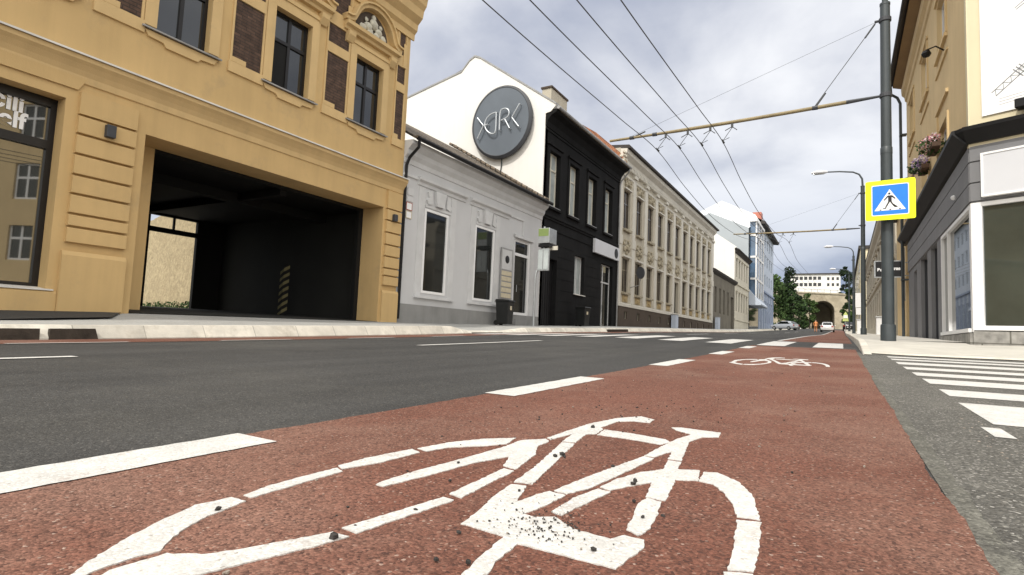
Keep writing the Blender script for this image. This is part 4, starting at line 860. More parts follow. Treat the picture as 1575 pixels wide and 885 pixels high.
fbox(m, CF, .17, 2.52, .86, .95, d0, .07); fbox(m, CF, .17, 2.52, 3.38, 3.46, d0, d1)
sw = obj('shop_window', m, 'white_paint', rb)
m = MB(); m.quad(CF(.1, .9, -.05), CF(2.6, .9, -.05), CF(2.6, 3.44, -.05), CF(.1, 3.44, -.05)); obj('pane', m, 'glass_side', sw, ORG[sw.name])
m = MB(); m.quad(CF(2.8, .9, -.05), CF(6, .9, -.05), CF(6, 3.44, -.05), CF(2.8, 3.44, -.05)); obj('pane', m, 'glass_side', sw, ORG[sw.name])
for a, b, zz in ((19.55, 20.9, .72), (21.7, 23.4, .72), (24.6, 25.6, .76)):
    m = MB(); fbox(m, RF, a, b, zz, 3.46, -.45, -.38); fbox(m, RF, a, a + .08, zz, 3.46, -.38, -.1); fbox(m, RF, b - .08, b, zz, 3.46, -.38, -.1); fbox(m, RF, a, b, 2.6, 2.68, -.38, -.33)
    d = obj('door', m, 'anthracite', rb); m = MB(); m.tube([RF(a + .3, 1.6, -.33), RF(a + .3, 2.0, -.33)], .02); obj('handle', m, 'galvanised', d, ORG[d.name])
m = MB(); m.blob(RF(16.3, 3.98, .06), .06); obj('alarm_box', m, 'white_paint', rb)
t = thing('shop_sign', CF(1.3, 3.55, .1), 'large blank pale board in a white frame over the corner shop window', 'sign')
m = MB(); fbox(m, CF, .24, 2.9, 3.58, 4.40, .05, .13); obj('board', m, 'board_pale', t)
m = MB()
for a in ((.20, 2.94, 4.40, 4.44), (.20, 2.94, 3.54, 3.58), (.20, .24, 3.58, 4.40), (2.90, 2.94, 3.58, 4.40)): fbox(m, CF, *a, .045, .145)
obj('frame', m, 'white_paint', t)
t = thing('banner', CF(.4, 5.3, .05), 'big white banner with a grey crane drawing on the sunlit corner wall', 'banner')
m = MB(); fbox(m, CF, .22, 3.2, 5.22, 9.4, .045, .06); obj('sheet', m, 'banner', t)
m = MB()
def seg(u0, z0, u1, z1, w):
    n = Vector((z0 - z1, u1 - u0)).normalized() * w / 2; fext(m, CF, [(u0 + n.x, z0 + n.y), (u1 + n.x, z1 + n.y), (u1 - n.x, z1 - n.y), (u0 - n.x, z0 - n.y)], .0605, .064)
A0, A1 = Vector((.42, 5.62)), Vector((1.9, 6.86)); dv = (A1 - A0).normalized(); nv = Vector((-dv.y, dv.x))
for s in (-1, 1): p, q = A0 + nv * .055 * s, A1 + nv * .055 * s; seg(p.x, p.y, q.x, q.y, .016)
for k in range(24):
    p = A0 + dv * (k * .08) + nv * .055 * (1 if k % 2 else -1); q = A0 + dv * (k * .08 + .08) - nv * .055 * (1 if k % 2 else -1); seg(p.x, p.y, q.x, q.y, .009)
for k in (.5, .56, .62): p = A0 + dv * k + nv * .12; q = A0 + dv * k - nv * .12; seg(p.x, p.y, q.x, q.y, .02)
for z in (5.48, 5.54, 5.6): seg(.5, z - .1, 1.9, z, .004)
seg(.78, 7.28, 1.4, 7.7, .012); seg(.80, 7.24, 1.4, 7.62, .012); seg(.9, 6.2, 1.6, 6.9, .01); obj('crane_drawing', m, 'banner_ink', t)
t = thing('floodlight', CF(.95, 5.2, .2), 'small black floodlight fixed above the awning beneath the banner', 'lamp')
m = MB(); fbox(m, CF, .80, 1.1, 5.14, 5.32, .12, .36); obj('housing', m, 'black_metal', t, bevel=.015)
m = MB(); fbox(m, CF, .92, .98, 5.08, 5.14, .04, .2); obj('bracket', m, 'black_metal', t)
def flower_box(u, z, pet, label):
    t = thing('flower_box', RF(u, z, .2), label, 'flower box', 'flower boxes on the corner house')
    m = MB(); fbox(m, RF, u - .5, u + .5, z - .12, z, .05, .24); obj('planter', m, 'planter', t)
    m = MB(); leaf_clump(m, RF(u, z + .03, .2), .38, 200, .05, .6); obj('leaves', m, 'foliage', t)
    m = MB()
    for _ in range(8): leaf_clump(m, RF(u + random.uniform(-.42, .42), z + random.uniform(-.02, .3), .2 + random.uniform(-.1, .16)), .15, 40, .035, 1., (0, 1))
    obj('flowers', m, pet, t)['kind'] = 'stuff'
flower_box(18.6, 5.92, ['petal_pink', 'petal_white'], 'flower box with pink and white blooms, nearest to the shop corner')
flower_box(20.9, 5.98, ['petal_violet', 'petal_white'], 'flower box with pale violet blooms above the black awning')
flower_box(24.9, 5.8, ['petal_pink', 'foliage_dark'], 'small flower box with dark red and green leaves, farthest from the corner')
t = thing('wall_lamp', RF(17.6, 7.6, .2), 'black curved lamp arm on the tan wall between the corner windows', 'lamp')
m = MB(); m.tube([RF(17.6, 8.15, .02), RF(17.5, 8.25, .2), RF(17.3, 8.1, .42)], .018); obj('arm', m, 'black_metal', t)
m = MB(); m.blob(RF(17.3, 8.0, .42), .11, (1, 1, .9)); obj('lamp_head', m, 'black_metal', t)
t = thing('hanging_sign', (1.75, 28.0, 3.6), 'black hanging shop sign in a thin pale frame half hidden by the pole', 'sign')
m = MB(); m.box(1.20, 2.12, 27.98, 28.04, 3.40, 4.03); obj('panel', m, 'sign_black', t)
m = MB()
for a in ((1.15, 2.17, 4.03, 4.07), (1.15, 2.17, 3.36, 3.40), (1.15, 1.20, 3.40, 4.03), (2.12, 2.17, 3.40, 4.03)): m.box(a[0], a[1], 27.97, 28.05, a[2], a[3])
m.box(2.17, 2.45, 27.99, 28.03, 3.96, 4.0); m.box(2.17, 2.45, 27.99, 28.03, 3.42, 3.46); m.box(2.17, 2.22, 27.97, 28.05, 2.4, 4.6); obj('frame', m, 'galvanised', t)
GF = FC((0, 27.978, 0), -math.pi / 2)
text('lettering', 'Be', .18, 'sign_white', t, GF, 1.26, 3.63, 0, .002, 'LEFT', .012); text('lettering', 'ras', .18, 'sign_white', t, GF, 2.06, 3.68, 0, .002, 'RIGHT', .012)
# ------------------------------------------------------------------ further right side houses
r2 = thing('annex', (XR, 30, .9), 'narrow tan annex between the corner house and the cream row', 'building')
m = MB(); fbox(m, RF, 28.6, 33, .5, 6.6, -8, 0); obj('wall', m, 'tan_plaster', r2)
m = MB(); fbox(m, RF, 28.5, 33.1, 6.6, 6.8, -8, .2); obj('roof', m, 'roof_dark', r2)
r3 = thing('terraced_house', (XR, 50, 1.4), 'cream row house with a deep weathered cornice on the right', 'building')
RC = [36 + 3.1 * i for i in range(12)]
hl = [(c - .6, c + .6, 5.6, 7.5, .25) for c in RC] + [(c - .7, c + .7, 2.2, 4.6, .25) for c in RC]
m = MB(); wall(m, RF, 34, 74, .5, 8.6, hl); shell(m, RF, 34, 74, .5, 8.6, 9); obj('wall', m, 'cream_plaster', r3)
m = MB(); fprof(m, RF, [(0, 7.9), (.1, 7.95), (.14, 8.2), (.32, 8.4), (.36, 8.62), (0, 8.7)], 33.9, 74.2); fbox(m, RF, 34, 74, 5.0, 5.2, 0, .12)
for c in RC: fbox(m, RF, c - .8, c + .8, 7.55, 7.7, 0, .14); fbox(m, RF, c - .8, c + .8, 5.4, 5.5, 0, .14)
obj('cornice', m, 'cream_plaster', r3)
m = MB(); fprof(m, RF, [(.38, 8.7), (.38, 8.78), (-5, 10.4), (-9, 8.7)], 33.9, 74.2); obj('roof', m, 'roof_dark', r3)
pr = win_proto(1.2, 1.9, 'brown_plinth', 'glass_brown', .08, (0.,), (), .14); pr2 = win_proto(1.4, 2.4, 'brown_plinth', 'glass_brown', .08, (0.,), (), .14)
for c in RC: win_put(pr, r3, RF, c, 5.6); win_put(pr2, r3, RF, c, 2.2)
r4 = thing('plain_house', (2.2, 95, 2.8), 'plain pale yellow house far up on the right behind the lamp posts', 'building')
m = MB(); m.box(1.9, 10, 80, 118, 1.5, 12.4); obj('wall', m, 'ivory_plaster', r4)
for c in range(6):
    for z in (5, 9): m = MB(); m.box(1.88, 1.92, 82 + c * 6, 83.6 + c * 6, z, z + 1.8); obj('window', m, 'glass_dark', r4)
m = MB(); m.box(1.7, 10.2, 79.8, 118.2, 12.4, 12.8); obj('roof', m, 'roof_dark', r4)
# ------------------------------------------------------------------ poles, lamps and overhead wires
def tram_pole(x, y, zb, zt, label, lamp=None, r=.115):
    t = thing('street_pole', (x, y, zb), label, 'pole', 'dark steel poles along the right pavement')
    m = MB(); m.lathe((x, y, 0), [(r * 1.28, zb - .1), (r * 1.28, zb + .33), (r * 1.22, zb + .36), (r * 1.05, zb + .37)], 24); obj('base_sleeve', m, 'steel_paint', t, smooth=True)
    m = MB(); m.lathe((x, y, 0), [(r * 1.04, zb + .30), (r, zt - 3.4)], 24); m.lathe((x, y, 0), [(r * .93, zt - 3.5), (r * .86, zt)], 24)
    m.lathe((x, y, 0), [(r * 1.03, zt - 3.52), (r * 1.03, zt - 3.38), (r * .93, zt - 3.36)], 24); m.lathe((x, y, 0), [(r * .92, zt), (r * .92, zt + .05), (r * .4, zt + .07)], 24); obj('shaft', m, 'steel_paint', t, smooth=True)
    if lamp:
        m = MB(); a = [(x, y, zt + .05), (x - .02, y, zt + .45), (x - .16, y, zt + .72), (x - .45, y, zt + .88), (x - 1.1, y, zt + .98), (x - 1.75, y, zt + 1.02)]; m.tube(a, [.055, .05, .045, .042, .04, .038], 10); obj('arm', m, 'steel_paint', t, smooth=True)
        m = MB(); m.tube([(x - 1.68, y, zt + 1.03), (x - 1.80, y, zt + 1.04), (x - 2.2, y, zt + 1.05), (x - 2.5, y, zt + 1.02)], [.05, .10, .13, .05], 12); lh = obj('lamp_head', m, 'board_pale', t, smooth=True)
        m = MB(); m.tube([(x - 1.85, y, zt + .955), (x - 2.4, y, zt + .955)], [.05, .05], 10); obj('lens', m, 'glass_pale', lh, ORG[lh.name])
    else:
        m = MB(); m.tube([(x, y, zt + .06), (x, y, zt + 2.2)], .06, 12); obj('mast', m, 'steel_paint', t)
    for z in (zt - 2.15, zt - .35):
        m = MB(); m.lathe((x, y, 0), [(r * 1.0, z - .05), (r * 1.08, z - .04), (r * 1.08, z + .04), (r * 1.0, z + .05)], 20); m.tube([(x - r, y, z), (x - r - .09, y, z)], .03); obj('clamp', m, 'anthracite', t)
    return t
PX, PY = .87, 15.0
tram_pole(PX, PY, .58, 8.32, 'nearest dark steel pole, carrying the yellow edged crossing sign')
LAMPS = [(.98, 36., 9.25), (.93, 63., 9.15), (.85, 96., 10.9)]
for (x, y, zt), lb_ in zip(LAMPS, ('curved arm street lamp right behind the crossing sign pole', 'middle one of the curved arm street lamps', 'smallest and farthest of the curved arm street lamps')):
    o = tram_pole(x, y, RS(y) + .02, zt, lb_, True); o.name = 'street_lamp'; o['category'] = 'street lamp'; o['group'] = 'curved arm street lamps'
def bracket(x, y, zp, ztip, xt, ztop, lab):
    t = thing('span_arm', (x - .13, y, zp), lab, 'span arm', 'yellowish span arms carrying the trolley wires')
    pts = [(x - .13 + (xt - x + .13) * k / 10, y, zp + (ztip - zp) * k / 10 - .035 * math.sin(math.pi * k / 10)) for k in range(11)]
    m = MB(); m.tube(pts[1:], [.045] * 7 + [.036] * 3, 10); obj('rod', m, 'brass_tube', t, smooth=True)
    m = MB(); m.tube([pts[0], pts[1]], [.03, .05], 8)
    obj('end_fitting', m, 'anthracite', t)
    for k in (2, 8, 9): m = MB(); p = Vector(pts[k]); m.tube([p - Vector((.06, 0, 0)), p + Vector((.06, 0, 0))], .054, 8); obj('insulator', m, 'anthracite', t)
    m = MB(); a = Vector(pts[2]); q = Vector((x - .17, y, ztop)); m.tube([q, a + Vector((0, 0, .05))], .009, 5); b = Vector(pts[9]); m.tube([q, b + Vector((0, 0, .05))], .0035, 5)
    for s, e in ((q, a), (a, q), (b, q)): d = (e - s).normalized(); m.tube([s + d * .05, s + d * .4], .02, 6)
    obj('stay', m, 'wire', t)
    for wx in WX:
        m = MB(); k = (wx + .22 - pts[0][0]) / (pts[-1][0] - pts[0][0]); zz = pts[0][2] + (pts[-1][2] - pts[0][2]) * k - .035 * math.sin(math.pi * k)
        m.tube([(wx + .22, y, zz), (wx + .22, y, zz - .14)], .03, 8); m.tube([(wx + .05, y, zz - .2), (wx + .22, y, zz - .12), (wx + .34, y, zz - .22)], .012, 5); m.tube([(wx + .22, y, zz - .14), (wx, y + .02, WZ(y) + .05)], .008, 5); m.tube([(wx, y - .12, WZ(y) + .02), (wx, y + .12, WZ(y) + .02)], [.02, .03], 6)
        m.tube([(wx - .02, y, WZ(y) + .03), (wx + .16, y, WZ(y) + .10)], .008, 5)
        obj('wire_hanger', m, 'wire', t)
WX = [-4.37, -3.78, -3.20, -2.66]
WZ = curve([(-30, 4.6), (-15, 4.85), (-4, 4.82), (6.5, 5.07), (12, 5.38), (15, 5.56), (18, 5.34), (22, 5.22), (28, 5.50), (36, 6.3), (42, 6.15), (50, 6.5), (63, 7.2), (80, 7.7), (96, 8.6), (130, 9.5), (200, 12.)])
for wx, lb_ in zip(WX, ('leftmost trolley wire above the road', 'second trolley wire from the left', 'third trolley wire from the left', 'rightmost trolley wire, nearest to the poles')):
    m = MB(); m.tube([(wx, y, WZ(y)) for y in frange(-12, 40, .5) + frange(42, 200, 3)], .0095, 5)
    tag(obj('trolley_wire', m, 'wire', None, (wx, 15, 5.5)), lb_, 'wire', 'trolley wires')
bracket(PX, PY, 6.17, 6.01, -5.75, 7.96, 'near span arm reaching from the crossing sign pole over the road')
bracket(.98, 36., 6.95, 6.95, -5.7, 8.9, 'far span arm reaching over the road from the second lamp pole')
# crossing sign
ps = thing('crossing_sign', (PX, PY - .2, 3.24), 'square pedestrian crossing sign with a bright yellow border on the nearest pole', 'road sign')
SG = FC((.91, PY - .30, 3.68), -math.pi / 2 - math.radians(7))
def rrect(w, h, r, n=5): return [(sx * (w - r) + r * math.cos(t), sy * (h - r) + r * math.sin(t)) for sx, sy, t0 in ((1, 1, 0), (-1, 1, 90), (-1, -1, 180), (1, -1, 270)) for t in [math.radians(t0 + 90 * k / n) for k in range(n + 1)]]
m = MB(); fext(m, SG, rrect(.46, .445, .04), -.012, 0); o = obj('yellow_border', m, 'sign_yellow', ps)
m = MB(); fext(m, SG, rrect(.455, .44, .04), -.02, -.0125); obj('backing', m, 'zinc', ps)
m = MB(); fext(m, SG, rrect(.345, .345, .03), .0005, .003); obj('white_edge', m, 'sign_white', ps)
m = MB(); fext(m, SG, rrect(.328, .328, .025), .0032, .005); obj('blue_field', m, 'sign_blue', ps)
m = MB(); fext(m, SG, [(-.29, -.235), (.285, -.235), (-.006, .235)], .0052, .007); tr = obj('white_triangle', m, 'sign_white', ps)
m = MB()
def pg(*pts): fext(m, SG, pts, .0072, .009)
pg(*[(-.012 + .022 * math.cos(k * math.pi / 7), .135 + .024 * math.sin(k * math.pi / 7)) for k in range(14)])
pg((-.035, .095), (.03, .095), (.032, -.045), (-.034, -.045))
pg((-.03, .095), (-.035, .06), (-.10, -.015), (-.115, .0), (-.05, .085)); pg((.03, .095), (.025, .06), (.09, .005), (.105, .02), (.05, .085))
pg((-.034, -.045), (.0, -.045), (-.065, -.165), (-.075, -.198), (-.14, -.205), (-.13, -.185), (-.09, -.18), (-.085, -.15)); pg((-.002, -.045), (.032, -.045), (.075, -.135), (.085, -.175), (.14, -.18), (.135, -.16), (.10, -.155), (.06, -.15))
for a in (-.20, -.018, .155): pg((a, -.228), (a + .035, -.228), (a + .045, -.208), (a + .012, -.208))
obj('walking_figure', m, 'sign_black', tr, ORG[tr.name])
m = MB()
for z in (3.45, 3.9): m = MB(); m.box(PX - .13, PX + .13, PY - .25, PY - .10, z - .02, z + .02); obj('bracket', m, 'zinc', ps)
# signs further along the right pavement
t = thing('sign_post', (1.25, 58, 1.7), 'slim post with two stacked white plates behind the lamp posts', 'road sign')
m = MB(); m.tube([(1.25, 58, 1.6), (1.25, 58, 5.6)], .04, 8); obj('post', m, 'galvanised', t)
m = MB(); m.box(.98, 1.5, 57.92, 57.95, 3.95, 5.2); obj('plate', m, 'sign_white', t)
m = MB(); m.box(1.02, 1.52, 57.92, 57.95, 3.3, 3.9); obj('plate', m, 'sign_white', t)
t = thing('utility_cabinet', (1.4, 56, 1.7), 'white utility cabinet at the foot of the slim sign post', 'cabinet')
m = MB(); m.box(1.05, 1.55, 55.6, 56.2, 1.5, 2.75); obj('casing', m, 'white_paint', t, bevel=.03)
m = MB(); m.box(1.0, 1.6, 55.55, 56.25, 2.75, 2.82); obj('lid', m, 'grey_trim', t)
t = thing('utility_cabinet', (2.0, 40, 1.2), 'white utility cabinet beside the tan annex on the right pavement', 'cabinet')
m = MB(); m.box(1.72, 2.15, 39.6, 40.2, 1.1, 2.25); obj('casing', m, 'white_paint', t, bevel=.03)
m = MB(); m.box(1.68, 2.2, 39.55, 40.25, 2.25, 2.31); obj('lid', m, 'grey_trim', t)
t = thing('warning_sign', (.35, 88, 2.5), 'small yellow green warning sign far along the cycle lane', 'road sign')
m = MB(); m.tube([(.35, 88, 2.3), (.35, 88, 5.1)], .04, 8); obj('post', m, 'galvanised', t)
m = MB(); m.ext([(.0, 87.94, 3.9), (.70, 87.94, 3.9), (.58, 87.94, 4.8), (.35, 87.94, 5.2), (.12, 87.94, 4.8)], (0, .03, 0)); obj('plate', m, 'lime_plate', t)
m = MB(); m.box(.1, .6, 87.90, 87.935, 4.3, 4.7); obj('white_panel', m, 'sign_white', t)
# ------------------------------------------------------------------ traffic
def car(name, loc, rz, paint, label):
    t = thing(name, (0, 0, 0), label, 'car'); t.location = loc; t.rotation_euler[2] = rz; O = (0, 0, 0)
    def loft(secs):                                  # secs: (x, half width, z low, z high)
        m = MB(); n = 10; vs = []
        for x, w, zl, zh in secs:
            vs += [(x, -w*.88, zl), (x, -w, zl + (zh-zl)*.25), (x, -w, zl + (zh-zl)*.7), (x, -w*.86, zh - .02), (x, -w*.5, zh), (x, w*.5, zh), (x, w*.86, zh - .02), (x, w, zl + (zh-zl)*.7), (x, w, zl + (zh-zl)*.25), (x, w*.88, zl)]
        k = len(secs); m.add(vs, [(i*n+j, i*n+(j+1) % n, (i+1)*n+(j+1) % n, (i+1)*n+j) for i in range(k-1) for j in range(n)] + [tuple(range(n)), tuple((k-1)*n+j for j in range(n-1, -1, -1))]); return m
    obj('body', loft([(-2.1, .72, .38, .80), (-2.02, .84, .26, .95), (-1.4, .88, .22, .98), (0, .89, .20, .97), (1.2, .88, .22, .93), (1.85, .82, .26, .80), (2.1, .68, .36, .66)]), paint, t, O, True)
    obj('cabin', loft([(-1.9, .66, .9, .96), (-1.35, .68, .9, 1.38), (-.7, .68, .9, 1.47), (.1, .68, .9, 1.46), (.65, .67, .9, 1.28), (1.15, .68, .88, .94)]), paint, t, O, True)
    for s in (-1, 1):
        m = MB(); m.add([(-1.25, s*.70, .98), (.85, s*.70, .98), (.35, s*.66, 1.36), (-1.0, s*.66, 1.38)], ((0, 1, 2, 3),)); m.ext([(-1.25, s*.685, .99), (.85, s*.685, .99), (.35, s*.655, 1.35), (-1.0, s*.655, 1.37)], (0, s*.02, 0)); obj('side_window', m, 'glass_dark', t, O)
        m = MB(); m.box(-2.10, -2.0, s*.66 - .12, s*.66 + .12, .66, .88); obj('taillight', m, 'tail_red', t, O)
        m = MB(); m.box(1.98, 2.09, s*.58 - .14, s*.58 + .14, .56, .70); obj('headlight', m, 'board_pale', t, O)
        m = MB(); m.blob((.72, s*.98, 1.0), .09, (.6, 1, .8)); obj('mirror', m, paint, t, O)
        for x in (-1.3, 1.32):
            m = MB(); m.tube([(x, s*.70, .31), (x, s*.90, .31)], .31, 20); w = obj('wheel', m, 'tyre', t, O)
            m = MB(); m.tube([(x, s*.85, .31), (x, s*.915, .31)], .19, 14); obj('rim', m, 'galvanised', w, O)
    m = MB(); m.ext([(-1.93, -.56, .99), (-1.93, .56, .99), (-1.42, .52, 1.36), (-1.42, -.52, 1.36)], (-.03, 0, .01)); obj('rear_window', m, 'glass_dark', t, O)
    m = MB(); m.ext([(1.12, -.58, .97), (1.12, .58, .97), (.68, .55, 1.27), (.68, -.55, 1.27)], (.03, 0, .015)); obj('windscreen', m, 'glass_dark', t, O)
    m = MB(); m.box(-2.13, -2.09, -.26, .26, .50, .61); obj('number_plate', m, 'sign_white', t, O)
    return t
car('parked_car', (-1.95, 97, zr(-1.95, 97) + .01), math.pi / 2, 'car_white', 'white car seen from behind at the top of the street before the tunnel')
car('parked_car', (-8.3, 104, zr(-8.3, 104) + .12), math.radians(150), 'car_silver', 'silver grey car standing across by the trees on the left')
car('parked_car', (.9, 112, P(112) + .2), math.pi / 2, 'car_black', 'small black car half hidden behind the lamp posts on the right')
def person(x, y, z, label):
    me = bpy.data.meshes.new('person'); J = [(0, 0, .95), (0, 0, 1.15), (0, 0, 1.38), (0, .01, 1.50), (0, .02, 1.58), (0, .02, 1.70), (.10, 0, .92), (.12, .04, .50), (.12, -.02, .08), (.12, .12, .03), (-.10, 0, .92), (-.12, .02, .5), (-.13, -.12, .09), (-.13, .02, .03), (.20, 0, 1.40), (.27, .02, 1.12), (.28, .10, .88), (-.20, 0, 1.40), (-.27, -.02, 1.12), (-.28, .04, .88)]
    E = [(0, 1), (1, 2), (2, 3), (3, 4), (4, 5), (0, 6), (6, 7), (7, 8), (8, 9), (0, 10), (10, 11), (11, 12), (12, 13), (2, 14), (14, 15), (15, 16), (2, 17), (17, 18), (18, 19)]
    Rr = [.15, .14, .16, .06, .085, .095, .085, .06, .045, .04, .085, .06, .045, .04, .055, .042, .035, .055, .042, .035]
    me.from_pydata(J, E, []); o = bpy.data.objects.new('person', me); S.collection.objects.link(o); o.location = (x, y, z); sk = o.modifiers.new('skin', 'SKIN')
    for i, r in enumerate(Rr): me.skin_vertices[0].data[i].radius = (r, r * .85)
    me.skin_vertices[0].data[0].use_root = True; o.modifiers.new('sub', 'SUBSURF').levels = 1
    me2 = bpy.data.meshes.new_from_object(o.evaluated_get(bpy.context.evaluated_depsgraph_get())); bpy.data.objects.remove(o)
    for mm in ('orange_cloth', 'skin'): me2.materials.append(MATS[mm])
    for p in me2.polygons: p.material_index = 1 if p.center.z > 1.47 or (abs(p.center.x) > .24 and p.center.z < .96) else 0
    o = put('person', me2, None, (x, y, z)); tag(o, label, 'person')
    m = MB(); m.blob((x, y + .035, z + 1.735), .108, (1, 1, .8), 0, 12); obj('hair', m, 'bark', o, (x, y, z), True)
    m = MB(); m.box(x - .17, x + .17, y - .15, y + .15, z + .05, z + .5) if False else m.tube([(x, y, z + .82), (x, y, z + 1.0)], [.20, .17], 14); obj('jacket_hem', m, 'orange_cloth', o, (x, y, z))
person(-3.35, 93, zr(-3.35, 93), 'person in orange clothes walking at the road edge beside the white car')
# ------------------------------------------------------------------ viaduct, hill and trees at the end of the street
VY = 215.
vd = thing('viaduct', (-5.6, VY, 6.3), 'old sandy stone railway viaduct with one dark arch over the street', 'viaduct')
ax, hw, zs, zc = -5.6, 3.35, 12.2, 15.6
m = MB(); arc = [(ax + hw * math.cos(t), zs + (zc - zs) * math.sin(t)) for t in [math.pi * k / 20 for k in range(21)]]
top = [(8.5, 17.2), (ax, 18.0), (-26, 18.8)]
fr = []
for k in range(20):
    (x0, z0), (x1, z1) = arc[k], arc[k+1]; tp = lambda x: 17.2 + (8.5 - x) * .048
    m.quad((x0, VY, z0), (x1, VY, z1), (x1, VY, tp(x1)), (x0, VY, tp(x0))); m.quad((x0, VY, z0), (x1, VY, z1), (x1 - 1.5, VY + 16, z1), (x0 - 1.5, VY + 16, z0))
for s in (1, -1):
    x = ax + hw * s; xo = 8.5 if s > 0 else -26
    m.quad((x, VY, 5), (x, VY, zs), (x, VY, tp(x)), (x, VY, 5)); m.quad((x, VY, 5), (xo, VY, 5), (xo, VY, tp(xo)), (x, VY, tp(x))); m.quad((x, VY, 5), (x, VY, zs), (x - 1.5, VY + 16, zs), (x - 1.5, VY + 16, 5))
m.quad((ax - hw - 2, VY + 15.9, 5), (ax + hw, VY + 15.9, 5), (ax + hw, VY + 15.9, 16), (ax - hw - 2, VY + 15.9, 16)); m.quad((8.5, VY, tp(8.5)), (-26, VY, tp(-26)), (-26, VY + 16, tp(-26)), (8.5, VY + 16, tp(8.5)))
obj('masonry', m, 'viaduct_stone', vd)
m = MB()
for k in range(20):
    (x0, z0), (x1, z1) = arc[k], arc[k+1]; f = lambda x, z: (ax + (x - ax) * 1.16, zs + (z - zs) * 1.16); a, b = f(x0, z0), f(x1, z1); m.ext([(x0, VY - .12, z0), (x1, VY - .12, z1), (b[0], VY - .12, b[1]), (a[0], VY - .12, a[1])], (0, .2, 0))
obj('arch_ring', m, 'viaduct_stone', vd)
m = MB(); m.ext([(8.5, VY - .3, 17.2), (-26, VY - .3, 18.86), (-26, VY - .3, 19.3), (8.5, VY - .3, 17.64)], (0, .8, 0)); obj('parapet', m, 'viaduct_stone', vd)
m = MB()
for i in range(18): x = 8 - i * 1.9; m.tube([(x, VY, 17.5 + (8.5 - x) * .048), (x, VY, 18.7 + (8.5 - x) * .048)], .05, 5)
m.tube([(8.5, VY, 18.6), (-26, VY, 20.26)], .05, 5); obj('railing', m, 'steel_paint', vd)
hb_ = thing('hill_house', (-9, 310, 24), 'white flat roofed apartment block on the hill above the viaduct', 'building')
HZ = 24.0; HF = FC((0, 300, 0), -math.pi / 2)
hw_ = [(-19.5 + 1.9 * i, -18.1 + 1.9 * i, z, z + 1.6, .3) for i in range(6) for z in (28.4, 31.4)] + [(-6.2 + 1.9 * i, -5.2 + 1.9 * i, z, z + 1.4, .3) for i in range(3) for z in (28.4, 31.2)]
m = MB(); wall(m, HF, -22, -.8, HZ - 6, 34.0, hw_); shell(m, HF, -22, -.8, HZ - 6, 34.0, 12); obj('wall', m, 'white_plaster', hb_)
m = MB(); fbox(m, HF, -22.6, -.4, 34.0, 34.5, -12.4, .6); obj('roof', m, 'roof_dark', hb_)
for a, b, c, d, e in hw_: m = MB(); m.quad(HF(a, c, -.28), HF(b, c, -.28), HF(b, d, -.28), HF(a, d, -.28)); obj('window', m, 'glass_dark', hb_)
def tree(x, y, z, h, r, label, mats, n=2600, s=.34, trunk=.22, low=.18):
    t = thing('broadleaf_tree', (x, y, z), label, 'tree', 'trees by the viaduct'); rnd = random.Random(int(x * 31 + y * 7))
    m = MB(); m.tube([(x, y, z - .5), (x + .1, y, z + h * .3), (x - .1, y + .1, z + h * .6), (x, y, z + h * .85)], [r * .09, r * .07, r * .045, r * .015], 8)
    for k in range(7):
        a = rnd.uniform(0, 6.28); q = z + h * rnd.uniform(.25, .6); L = r * rnd.uniform(.5, .85); m.tube([(x, y, q), (x + math.cos(a) * L * .5, y + math.sin(a) * L * .5, q + L * .35), (x + math.cos(a) * L, y + math.sin(a) * L, q + L * .5)], [r * .035, r * .022, .02], 6)
    obj('trunk', m, 'bark', t)
    m = MB(); cl = []
    for k in range(26):
        a = rnd.uniform(0, 6.28); f = rnd.uniform(low, 1.); e = math.sin(math.pi * min(1, max(.12, (f - low) / (1.04 - low))) ** .8) ** .7; d = r * e * rnd.uniform(.3, .95)
        cl.append((x + math.cos(a) * d, y + math.sin(a) * d, z + h * f * .95, r * rnd.uniform(.22, .42), 0 if rnd.random() < .55 else 1))
    st = random.getstate(); random.seed(int(x * 17 + y))
    for cx_, cy_, cz_, cr, mi in cl: leaf_clump(m, (cx_, cy_, cz_), cr, n // 26, s, .75, (mi, mi, 1 - mi))
    random.setstate(st); obj('crown', m, mats, t); return t
TL = ['foliage', 'foliage_light']; TD = ['foliage', 'foliage_dark']
tree(-17.5, 172, 4.9, 15.5, 5.2, 'light green tree at the left edge, beside the blue house corner', TL, 4200)
tree(-12.2, 178, 5.0, 13.0, 4.6, 'broad dark green tree left of the viaduct arch', TD, 4600)
tree(-9.6, 160, 4.5, 8.4, 2.9, 'dark rounded tree in front of the left arch pier', TD, 3800, .26, low=.05)
tree(-15.5, 205, 6.0, 20.5, 3.6, 'tall dark conifer like tree top rising behind the other trees', ['foliage_dark'], 2600)
tree(-21, 158, 4.4, 9, 4.5, 'low bright green bush tree beside the silver car', TL, 2600)
tree(-9.2, 206, 6., 11.5, 2.6, 'mid green tree whose branches lean over the arch ring', TL, 2000)
tree(1.6, 196, 5.7, 12.5, 2.2, 'ivy green tree at the right arch pier', TD, 2600)
tree(3.6, 168, 4.9, 8.0, 2.4, 'green bushy tree behind the lamp posts on the right', TL, 2600)
tree(1.3, 262, 12., 21.5, 3.4, 'dark tree beside the white hill house', ['foliage_dark'], 2600)
tree(-26, 250, 12, 17, 7, 'dark hillside tree standing left of the white hill house', TD, 3000, .45)
m = MB()
for i in range(40): leaf_clump(m, (-40 + i * 1.3 + random.uniform(-1, 1), 245 + random.uniform(-6, 40), 13 + random.uniform(0, 4)), 2.6, 60, .5, .7, (0, 1))
tag(obj('hillside_scrub', m, TD, None, (-15, 250, 12)), 'dark green scrub covering the slope above the viaduct', 'bushes', None, 'stuff')
m = MB()
